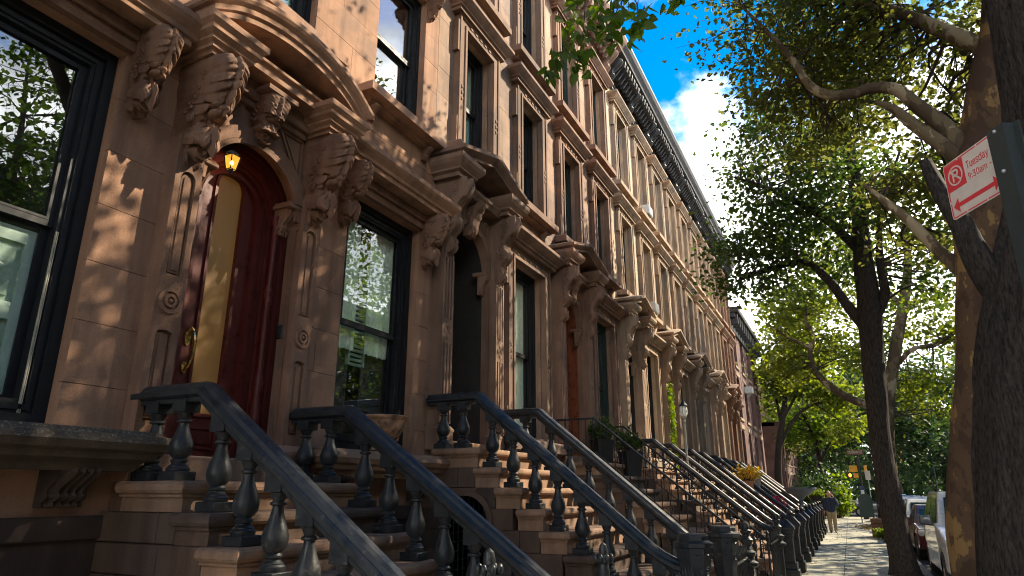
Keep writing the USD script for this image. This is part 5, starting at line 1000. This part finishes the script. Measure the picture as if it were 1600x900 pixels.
t = thing('tree_planter', 'brown timber tree planter between the dark trunk and the mailbox', 'planter', (30.6, -.86, 0))
for sx, sy, wx, wy in ((30.6, -.60, .5, .03), (30.6, -1.12, .5, .03), (30.12, -.86, .03, .24), (31.08, -.86, .03, .24)):
    for k in range(4): m = M(); m.box(sx - wx, sx + wx, sy - wy, sy + wy, .01 + k * .17, .165 + k * .17, .008); obj(t, 'board', m, 'wood_brown')
m = M(); m.box(30.16, 31.04, -1.08, -.64, .0, .60); obj(t, 'soil', m, 'earth')
rng = np.random.default_rng(8)
def plant(name, label, c, r, h, n, lm, size, up=.4, pot=None, cat='plant', seed=0):
    rng = np.random.default_rng(seed + 500); t = thing(name, label, cat, c)
    if pot:
        kind, pr_, ph, mt_ = pot; m = M()
        if kind == 'square': m.lathe([(pr_ * 1.15, 0), (pr_ * 1.41, ph), (pr_ * 1.48, ph), (pr_ * 1.48, ph + .03), (pr_ * 1.3, ph + .03), (pr_ * 1.25, ph - .03), (.0001, ph - .03)], c, 4)
        else: m.lathe([(pr_ * .7, 0), (pr_ * .98, ph * .9), (pr_ * 1.08, ph * .9), (pr_ * 1.08, ph), (pr_ * .92, ph), (pr_ * .9, ph * .85), (.0001, ph * .85)], c, 20)
        obj(t, 'pot', m, mt_); base = ph
    else: base = 0
    st, lf = M(), M(); c = np.array(c, float); C = []
    for _ in range(n):
        a = rng.uniform(0, 6.28); q = r * rng.uniform(.1, 1) ** .6; tip = c + np.array([q * math.cos(a), q * math.sin(a), base + h * rng.uniform(.35, 1) * (1 - .4 * (q / r) ** 2)]); root = c + np.array([q * .3 * math.cos(a), q * .3 * math.sin(a), base - .02])
        st.tube([root, (root + tip) / 2 + rng.normal(size=3) * .03, tip], [.006, .005, .002], 4, cap=False)
        for k in range(9): C.append(root + (tip - root) * rng.uniform(.35, 1.02) + rng.normal(size=3) * r * .13)
    leaf_cloud(lf, np.array(C), size, rng, up); obj(t, 'stems', st, 'twig', kind='stuff'); obj(t, 'leaves', lf, lm, kind='stuff'); return t
plant('weed_clump', 'green weeds growing at the foot of the timber planter', (29.4, -.85, 0), .35, .5, 26, 'leaf_lime', .10, seed=1)
lit = M(); C = np.stack([rng.normal(38.5, 1.3, 420), rng.normal(-.62, .28, 420), rng.uniform(.01, .05, 420)], 1); leaf_cloud(lit, C, .10, rng, 1.5); single('leaf_pile', lit, 'leaf_litter', 'small drift of yellow fallen leaves below the mailbox', 'leaves', kind='stuff')
lit = M(); C = np.stack([rng.uniform(6, 52, 700), rng.uniform(-1.4, 1.6, 700), rng.uniform(.012, .03, 700)], 1); leaf_cloud(lit, C, .07, rng, 2.5); single('fallen_leaves', lit, 'leaf_litter', 'scattered fallen leaves along the pavement', 'leaves', kind='stuff')
plant('shrub', 'dense dark green shrub in the front yard behind the walker', (49.2, 2.1, 0), 1.5, 3.6, 220, 'leaf_dark', .22, seed=2); plant('shrub', 'lighter green shrub by the corner, right of the dark one', (50.8, .95, 0), 1.1, 3.3, 150, 'leaf_lime', .22, seed=3)
m = M(); m.tube([(50, -1.55, -.1), (50, -1.7, 5), (50, -1.95, 10.8)], [.16, .14, .12], 12); pole = thing('utility_pole', 'tall dark utility pole at the corner behind the signals', 'pole', (50, -1.55, 0)); obj(pole, 'shaft', m, 'bark_dark')
for z in (2.6, 3.0, 3.4, 3.8): m = M(); m.box(49.84, 49.86, -1.62 - .14, -1.62 + .10, z, z + .12); obj(pole, 'reflector_band', m, 'plastic_white')
sp = thing('signal_pole', 'street corner pole carrying the street name sign and the yellow pedestrian signals', 'sign post', (49.3, -.72, 0))
m = M(); m.tube([(49.3, -.72, -.1), (49.3, -.72, 4.15)], .07, 10); m.lathe([(.16, 0), (.16, .25), (.09, .35)], (49.3, -.72, 0), 12); obj(sp, 'shaft', m, 'post_green')
m = M(); m.box(49.18, 49.205, -1.10, -.12, 3.92, 4.24, .004); sg_ = obj(sp, 'name_plate', m, 'sign_brown', label='brown street name sign reading DEGRAW ST')
def lettering(parent, name, text, h, origin, ex, ey, material, depth=.004, width=None, bold=False):
    q = meshkit.text_mesh(text, h, depth, bold); v = np.array(q.vertices)
    if width: v[:, 0] *= width / (v[:, 0].max() - v[:, 0].min())
    ex, ey = np.array(ex, float), np.array(ey, float); ez = np.cross(ex, ey); m = M(); m.add(np.array(origin) + v[:, :1] * ex + v[:, 1:2] * ey + v[:, 2:] * ez, q.faces); return obj(parent, name, m, material)
lettering(sg_, 'lettering', 'DEGRAW ST', .17, (49.176, -.17, 4.00), (0, -1, 0), (0, 0, 1), 'sign_white', width=.86, bold=True)
for y0, y1 in ((-1.16, -.98), (-.60, -.14)):
    m = M(); m.box(49.2, 49.45, y0 - .0, y1, 2.86, 3.26, .02); obj(sp, 'signal_head', m, 'signal_yellow')
m = M(); m.box(49.2, 49.42, -.30, .02, 2.46, 2.80, .02); hd = obj(sp, 'signal_housing', m, 'post_green'); m = M(); m.ball((49.19, -.14, 2.66), (.012, .09, .12), 2); obj(hd, 'lit_hand', m, 'hand_signal_glow'); m = M(); m.box(49.2, 49.4, -.62, -.34, 2.5, 2.78, .02); obj(sp, 'signal_head', m, 'signal_yellow')
m = M(); m.box(49.2, 49.4, -.80, -.64, 2.7, 3.5, .02); m.tube([(49.3, -.72, 3.2), (49.3, -.3, 3.2)], .03, 6); obj(sp, 'bracket', m, 'post_green')
m = M(); m.box(49.19, 49.21, -.86, -.56, .95, 2.0, .01); bb = obj(sp, 'poster_box', m, 'blue_paint'); m = M(); m.box(49.17, 49.186, -.80, -.62, 1.35, 1.75); obj(bb, 'poster', m, 'plastic_white')
t = thing('street_sign', 'white parking sign on a thin post right of the corner signals', 'sign', (48.4, -1.12, 0)); m = M(); m.tube([(48.4, -1.12, 0), (48.4, -1.12, 2.95)], .025, 6); obj(t, 'post', m, 'galvanised'); m = M(); m.box(48.35, 48.365, -1.27, -.97, 2.35, 2.9); obj(t, 'panel', m, 'sign_white')
t = thing('traffic_light', 'yellow traffic light with a red lamp far down the street', 'traffic light', (78, -4.9, 0)); m = M(); m.tube([(78, -7.6, 0), (78, -7.6, 5.2), (78, -7.4, 5.4), (78, -4.9, 5.5)], .07, 8); obj(t, 'pole', m, 'post_green'); m = M(); m.box(77.85, 78.15, -5.1, -4.7, 4.5, 5.5, .03); hd = obj(t, 'signal_head', m, 'signal_yellow'); m = M(); m.ball((77.84, -4.9, 5.3), (.02, .11, .11), 2); obj(hd, 'red_lamp', m, 'hand_signal_glow')

# parking sign at the right edge
SA = .482; ex = np.array([-math.cos(SA), -math.sin(SA), 0]); sn = np.array([-math.sin(SA), math.cos(SA), 0]); SC = np.array([3.627, -.763, 3.178]); Wd, Hd = .457, .305; ez = np.array([0, 0, 1.])
ps = thing('parking_sign', 'white and red no-parking sign "Tuesday 9:30am" with double arrow on a dark green post', 'sign', (3.45, -.86, 0))
def plate(m, poly, d0, d1):
    q = M(); q.prism(poly, d0, d1, 'z'); V, F = q.arrays(); m.add(SC + V[:, :1] * ex + V[:, 1:2] * ez + V[:, 2:] * sn, F); return m
rr = lambda a, b, r: sg.box(-a + r, -b + r, a - r, b - r).buffer(r, 6); full = rr(Wd / 2, Hd / 2, .018)
pn = obj(ps, 'panel', plate(M(), full, -.003, 0), 'sign_white')
bd = full.buffer(-.006).difference(full.buffer(-.0125)); gaps = unary_union([sg.box(x - .006, -1, x + .006, 1) for x in (-.12, .02, .13)] + [sg.box(-1, y - .006, 1, y + .006) for y in (-.06,)])
for piece in bd.difference(gaps).geoms: obj(pn, 'border', plate(M(), piece, 0, .0012), 'sign_red')
sq = sg.box(-.215, -.005, -.085, .138); obj(pn, 'red_square', plate(M(), sq, 0, .0012), 'sign_red')
cx, cy = -.150, .066; circ = sg.Point(cx, cy).buffer(.052, 20).difference(sg.Point(cx, cy).buffer(.044, 20)); sl = affinity.rotate(sg.box(cx - .046, cy - .005, cx + .046, cy + .005), -45, origin=(cx, cy)); obj(pn, 'prohibition_ring', plate(M(), circ.union(sl), .0012, .0024), 'sign_white')
pp = unary_union([sg.box(cx - .020, cy - .033, cx - .010, cy + .033), sg.box(cx - .020, cy - .006, cx + .006, cy + .004), sg.box(cx - .020, cy + .023, cx + .006, cy + .033), sg.Point(cx + .006, cy + .0135).buffer(.0195, 10).difference(sg.Point(cx + .006, cy + .0135).buffer(.0095, 10)).intersection(sg.box(cx + .006, -1, 1, 1))]); obj(pn, 'letter_p', plate(M(), pp, .0026, .0036), 'sign_white')
ar = sg.Polygon([(-.205, -.090), (-.165, -.052), (-.165, -.079), (.080, -.079), (.080, -.052), (.120, -.090), (.080, -.128), (.080, -.101), (-.165, -.101), (-.165, -.128)]); obj(pn, 'double_arrow', plate(M(), ar, 0, .0012), 'sign_red')
for tx, yy, hh, ww in (('Tuesday', .060, .040, .155), ('9:30am - 11am', .002, .034, .275)):
    q = meshkit.text_mesh(tx, hh, .0012); v = np.array(q.vertices); v[:, 0] *= ww / v[:, 0].max(); m = M(); m.add(SC + (v[:, :1] - .070) * ex + (v[:, 1:2] + yy) * ez + v[:, 2:] * sn, q.faces); obj(pn, 'lettering', m, 'sign_red')
pc_ = SC + ex * .224 + sn * .035; m = M()
for (a, b, c, d) in ((-.050, .050, .022, .030), (-.050, -.042, -.024, .022), (.042, .050, -.024, .022), (-.078, -.050, -.030, -.022), (.050, .078, -.030, -.022)):
    V = [pc_ * [1, 1, 0] + x * ex + y * sn + z * ez for z in (-.1, SC[2] + .118) for x, y in ((a, c), (b, c), (b, d), (a, d))]; m.add(V, [[0, 3, 2, 1], [4, 5, 6, 7], [0, 1, 5, 4], [1, 2, 6, 5], [2, 3, 7, 6], [3, 0, 4, 7]])
obj(ps, 'channel_post', m, 'post_green')
for z in (.10, -.10): m = M(); q = pc_ * [1, 1, 0] + [0, 0, SC[2] + z]; m.ball(q + sn * .030, (.010, .010, .010), 1); obj(ps, 'bolt', m, 'galvanised')

# ------------------------------------------------------------------ small things on the stoops and sills
def fpt(x, p, z): return (x * D, D * (1 - p), EYE + D * z)
t = thing('flower_urn', 'rusty cream iron urn on the sill of the window right of the red door', 'urn', fpt(1.262, .062, .0875))
m = M(True); m.lathe([(.030, 0), (.030, .006), (.018, .010), (.014, .018), (.022, .024), (.040, .036), (.049, .052), (.051, .066), (.056, .070), (.058, .075), (.053, .077), (.046, .070), (.0001, .062)], (1.262, .055, .0875), 28); obj(t, 'bowl', m, 'urn_rust', smooth=40)
for sx in (-1, 1): m = M(True); m.tube(smooth_line([(1.262 + sx * .048, .055, .130), (1.262 + sx * .060, .055, .135), (1.262 + sx * .058, .055, .115), (1.262 + sx * .046, .055, .113)], 4), .003, 6); obj(t, 'handle', m, 'urn_rust')
m = M(True); m.tube([(1.32, .055, .155), (1.325, .05, .172), (1.323, .055, .185)], [.004, .006, .001], 6); obj(t, 'dry_stalk', m, 'twig')
zs3 = EYE + D * .1045
plant('potted_plant', 'bushy green plant in a dark tub beside the reddish house door, nearer of two', (S[1] * D + 1.35, D * .90, zs3), .30, .55, 46, 'leaf_green', .07, pot=('square', .17, .42, 'black_iron_far'), seed=11)
plant('potted_plant', 'bushy green plant in a dark tub on the iron-railed steps, farther of two', (S[1] * D + 1.62, D * .80, zs3 - .25), .30, .6, 46, 'leaf_green', .07, pot=('square', .17, .46, 'black_iron_far'), seed=12)
plant('flower_pot', 'grey pot of yellow flowers on the steps below the lamp post', (S[4] * D + .35, D * .60, EYE - .1), .27, .42, 32, 'flower_mix', .075, pot=('round', .2, .5, 'galvanised'), seed=13); plant('flower_pot', 'terracotta pot of rusty foliage next to the yellow flowers', (S[3] * D + 3.4, D * .62, EYE - .1), .4, .6, 40, 'flower_mix', .08, pot=('round', .2, .4, 'terracotta'), seed=14)
plant('flower_pot', 'trailing red flowers hung on the railing below the lamp post', (S[4] * D + 1.3, D * .52, 1.15), .4, .45, 40, 'flower_red', .08, seed=15)
plant('flower_bowl', 'green and white flowers in a bowl on the newels near the walker', (S[6] * D + 1.6, D * .30, 1.30), .4, .3, 40, 'leaf_lime', .08, pot=('round', .3, .18, 'black_iron_far'), seed=16)
t = thing('planter_bowl', 'wide dark blue-grey bowl raised on a pedestal above the far newels', 'planter', (S[5] * D + 1.7, D * .38, 0)); c = (S[5] * D + 1.7, D * .38, 0); m = M(); m.lathe([(.16, .0), (.12, .1), (.08, .3), (.08, 1.35), (.2, 1.5), (.46, 1.62), (.56, 1.74), (.60, 1.78), (.60, 1.83), (.52, 1.83), (.4, 1.72), (.0001, 1.7)], c, 24); obj(t, 'bowl', m, 'bowl_blue', smooth=40)
lp = (15.55, 3.2, 1.55); t = thing('lamp_post', 'small cream lamp post with a glass lantern on the stoop past the ivy', 'lamp post', lp)
m = M(); m.lathe([(.05, 0), (.05, .05), (.03, .1), (.026, .2), (.024, 1.62), (.04, 1.66), (.024, 1.70), (.04, 1.74), (.058, 1.78)], lp, 12); obj(t, 'post', m, 'track_cream'); m = M(); m.lathe([(.058, 1.78), (.085, 1.84), (.088, 1.94), (.07, 2.01), (.055, 2.03)], lp, 12); obj(t, 'globe', m, 'globe_glass', smooth=40); m = M(); m.lathe([(.096, 2.01), (.09, 2.04), (.05, 2.09), (.036, 2.12), (.015, 2.14), (.0001, 2.18)], lp, 12); obj(t, 'cap', m, 'black_iron')
for k in range(6): a = k * math.pi / 3; m = M(); m.tube([(lp[0] + .062 * math.cos(a), lp[1] + .062 * math.sin(a), lp[2] + 1.78), (lp[0] + .094 * math.cos(a), lp[1] + .094 * math.sin(a), lp[2] + 1.90), (lp[0] + .07 * math.cos(a), lp[1] + .07 * math.sin(a), lp[2] + 2.02)], .004, 4); obj(t, 'glazing_bar', m, 'black_iron')
# ivy on the doorway of the fifth house
rng = np.random.default_rng(31); x = (S[3] + .025) * D; t = thing('ivy_vine', 'green ivy climbing the left pilaster of the tan house beyond the first tan one', 'ivy', (x, D * .95, EYE + .4))
st, lf = M(), M(); zz = np.linspace(1.9, 4.6, 30); st.tube(np.stack([x + .06 * np.sin(zz * 3), np.full(30, D * .953), zz], 1), np.linspace(.018, .006, 30), 5); C = np.stack([x + rng.normal(0, .13, 620), D * (.948 - rng.uniform(0, .022, 620)), rng.uniform(1.9, 4.7, 620)], 1); leaf_cloud(lf, C, .085, rng, .2); obj(t, 'stem', st, 'twig'); obj(t, 'leaves', lf, 'leaf_lime', kind='stuff')
def air_con(label, x, p, z, k=1.0):
    t = thing('air_conditioner', label, 'air conditioner', fpt(x, p, z)); w, d, hh = .050 * k, .055 * k, .062 * k; m = M(True); m.box(x - w, x + w, p - .03, p + d, z, z + hh, .003); b = obj(t, 'case', m, 'plastic_white'); m = M(True)
    for q in np.linspace(z + .008, z + hh - .008, 8): m.box(x - w + .006, x + w - .006, p + d - .0002, p + d + .002, q - .0015, q + .0015)
    obj(b, 'grille', m, 'galvanised'); m = M(True); m.tube([(x - w * .6, p - .01, z - .05), (x - w * .6, p + d * .8, z)], .003, 5); m.tube([(x + w * .6, p - .01, z - .05), (x + w * .6, p + d * .8, z)], .003, 5); obj(t, 'brace', m, 'galvanised')
air_con('white air conditioner in a top floor window of the first tan house', S[2] + .685, .012, 1.715); air_con('white air conditioner in a second floor window of the first tan house, below the other', S[2] + .685, .012, 1.06)
air_con('white air conditioner on the red brick building', XB / D + .9, .02, 1.15, 1.2)
m = M(True); m.box(S[2] + .405, S[2] + .435, 0, .008, .43, .50, .002); t = thing('intercom_panel', 'white door entry panel beside the dark doorway of the first tan house', 'intercom', fpt(S[2] + .42, 0, .43)); obj(t, 'panel', m, 'plastic_white')
for q in np.linspace(.44, .485, 4): m = M(True); m.box(S[2] + .411, S[2] + .429, .008, .010, q, q + .006); obj(t, 'button', m, 'rubber')

# ------------------------------------------------------------------ the walker
PX, PY = 33.0, .84
per = thing('person', 'person in navy jumper and khaki trousers walking on the pavement, hand raised to ear', 'person', (PX, PY, 0))
def limb(js, seg=14):
    o = []
    for (a, ra), (b, rb) in zip(js[:-1], js[1:]): o.append(m3.Manifold.batch_hull([m3.Manifold.sphere(ra, seg).translate((PX + a[0], PY + a[1], a[2])), m3.Manifold.sphere(rb, seg).translate((PX + b[0], PY + b[1], b[2]))]))
    return o
def body_mesh(parts, edge=.022, it=6):
    q = parts[0]
    for p_ in parts[1:]: q = q + p_
    q = q.refine_to_length(edge); r = q.to_mesh(); tm = trimesh.Trimesh(r.vert_properties[:, :3], r.tri_verts); trimesh.smoothing.filter_taubin(tm, iterations=it); m = M(); m.tm(tm); return m
hd = [m3.Manifold.sphere(.092, 20).scale((1.05, .86, 1.22)).translate((PX - .03, PY + .01, 1.575))] + limb([((-.02, 0, 1.40), .058), ((-.03, .01, 1.50), .055)]) + limb([((-.10, .01, 1.545), .030), ((-.06, .01, 1.50), .05)]) + limb([((-.122, .01, 1.575), .012), ((-.13, .01, 1.555), .017)]) + limb([((-.03, .092, 1.575), .018), ((-.03, .095, 1.55), .014)])
# right hand raised to the ear, with five fingers
hw_ = np.array([-.10, -.14, 1.50])
hd += limb([((-.12, -.17, 1.43), .030), (tuple(hw_), .030), ((-.09, -.115, 1.545), .028)])
for k, (dy, l) in enumerate(((-.022, .05), (-.008, .06), (.008, .062), (.022, .052))): hd += limb([((-.085 + dy * .6, -.112, 1.545 + dy), .011), ((-.055 + dy * .5, -.085, 1.57 + dy), .010), ((-.03 + dy * .3, -.088, 1.59 + dy), .008)], 8)
hd += limb([((-.11, -.12, 1.50), .013), ((-.10, -.085, 1.515), .011)], 8)
lh = np.array([-.06, .27, .80]); hd += limb([((-.02, .255, .90), .030), (tuple(lh + [.01, 0, .03]), .032), (tuple(lh), .030)])
for k in range(4): hd += limb([(tuple(lh + [-.018 + .014 * k, .004, -.02]), .011), (tuple(lh + [-.022 + .013 * k, -.004, -.065]), .010), (tuple(lh + [-.016 + .012 * k, -.018, -.095]), .008)], 8)
hd += limb([(tuple(lh + [-.03, 0, 0]), .013), (tuple(lh + [-.045, -.008, -.045]), .010)], 8)
hd += limb([((0, 0, 1.42), .06), ((0, 0, 1.0), .12)]) + limb([((0, .09, .9), .08), ((-.02, .09, .12), .05)]) + limb([((0, -.09, .9), .08), ((.03, -.09, .12), .05)])
# one figure: trunk and arms under the jumper, legs under the trousers
hd += limb([((0, .17, 1.35), .06), ((0, .245, 1.12), .05), ((-.02, .255, .90), .032)]) + limb([((0, -.17, 1.35), .06), ((-.02, -.275, 1.14), .05), ((-.12, -.17, 1.43), .034)])
bp = obj(per, 'body', body_mesh(hd, .02, 4), 'skin', smooth=True)
tor = limb([((0, .155, 1.35), .085), ((0, -.155, 1.35), .085)]) + limb([((0, .10, 1.30), .13), ((0, .07, 1.02), .145), ((-.005, .06, .92), .15)]) + limb([((0, -.10, 1.30), .13), ((0, -.07, 1.02), .145), ((-.005, -.06, .92), .15)]) + limb([((-.01, 0, 1.41), .075), ((0, 0, 1.34), .11)])
tor += limb([((0, .18, 1.35), .08), ((0, .25, 1.12), .068), ((-.02, .258, .92), .052)]) + limb([((0, -.18, 1.35), .08), ((-.02, -.285, 1.13), .066), ((-.11, -.185, 1.40), .05)])
obj(bp, 'jumper', body_mesh(tor, .03, 6), 'navy_cloth', smooth=True)
leg = limb([((0, .085, .92), .125), ((-.04, .095, .50), .085), ((-.02, .095, .11), .072)]) + limb([((0, -.085, .92), .125), ((-.02, -.10, .50), .085), ((.06, -.10, .12), .072)]) + limb([((0, .07, .93), .13), ((0, -.07, .93), .13)])
obj(bp, 'trousers', body_mesh(leg, .03, 5), 'khaki_cloth', smooth=True)
for y, x in ((.095, -.02), (-.10, .06)): m = body_mesh(limb([((x + .05, y, .055), .05), ((x - .06, y, .05), .048), ((x - .16, y, .035), .035)]), .02, 3); obj(bp, 'shoe', m, 'black_leather', smooth=True)
hr = m3.Manifold.sphere(.097, 20).scale((1.04, .90, 1.2)).translate((PX - .015, PY + .01, 1.592)) - m3.Manifold.cube((.3, .4, .4), True).translate((PX - .20, PY, 1.50)) - m3.Manifold.cube((.5, .4, .2), True).translate((PX, PY, 1.42)); m = M(); m.man(hr); obj(bp, 'hair', m, 'hair_grey', smooth=True)
for s_ in (-1, 1): m = M(); m.ball((PX - .118, PY + .01 + s_ * .032, 1.585), (.010, .014, .009), 1); obj(bp, 'eye', m, 'black_leather')
m = M(); m.box(PX - .132, PX - .122, PY - .018, PY + .038, 1.523, 1.531, .003); obj(bp, 'mouth', m, 'sign_red'); m = M(); m.box(PX - .075, PX - .015, PY - .098, PY - .085, 1.50, 1.62, .004); ph = thing('phone', 'small dark phone held to the walker\'s ear', 'phone', (PX - .04, PY - .09, 1.5)); obj(ph, 'body', m, 'black_leather')
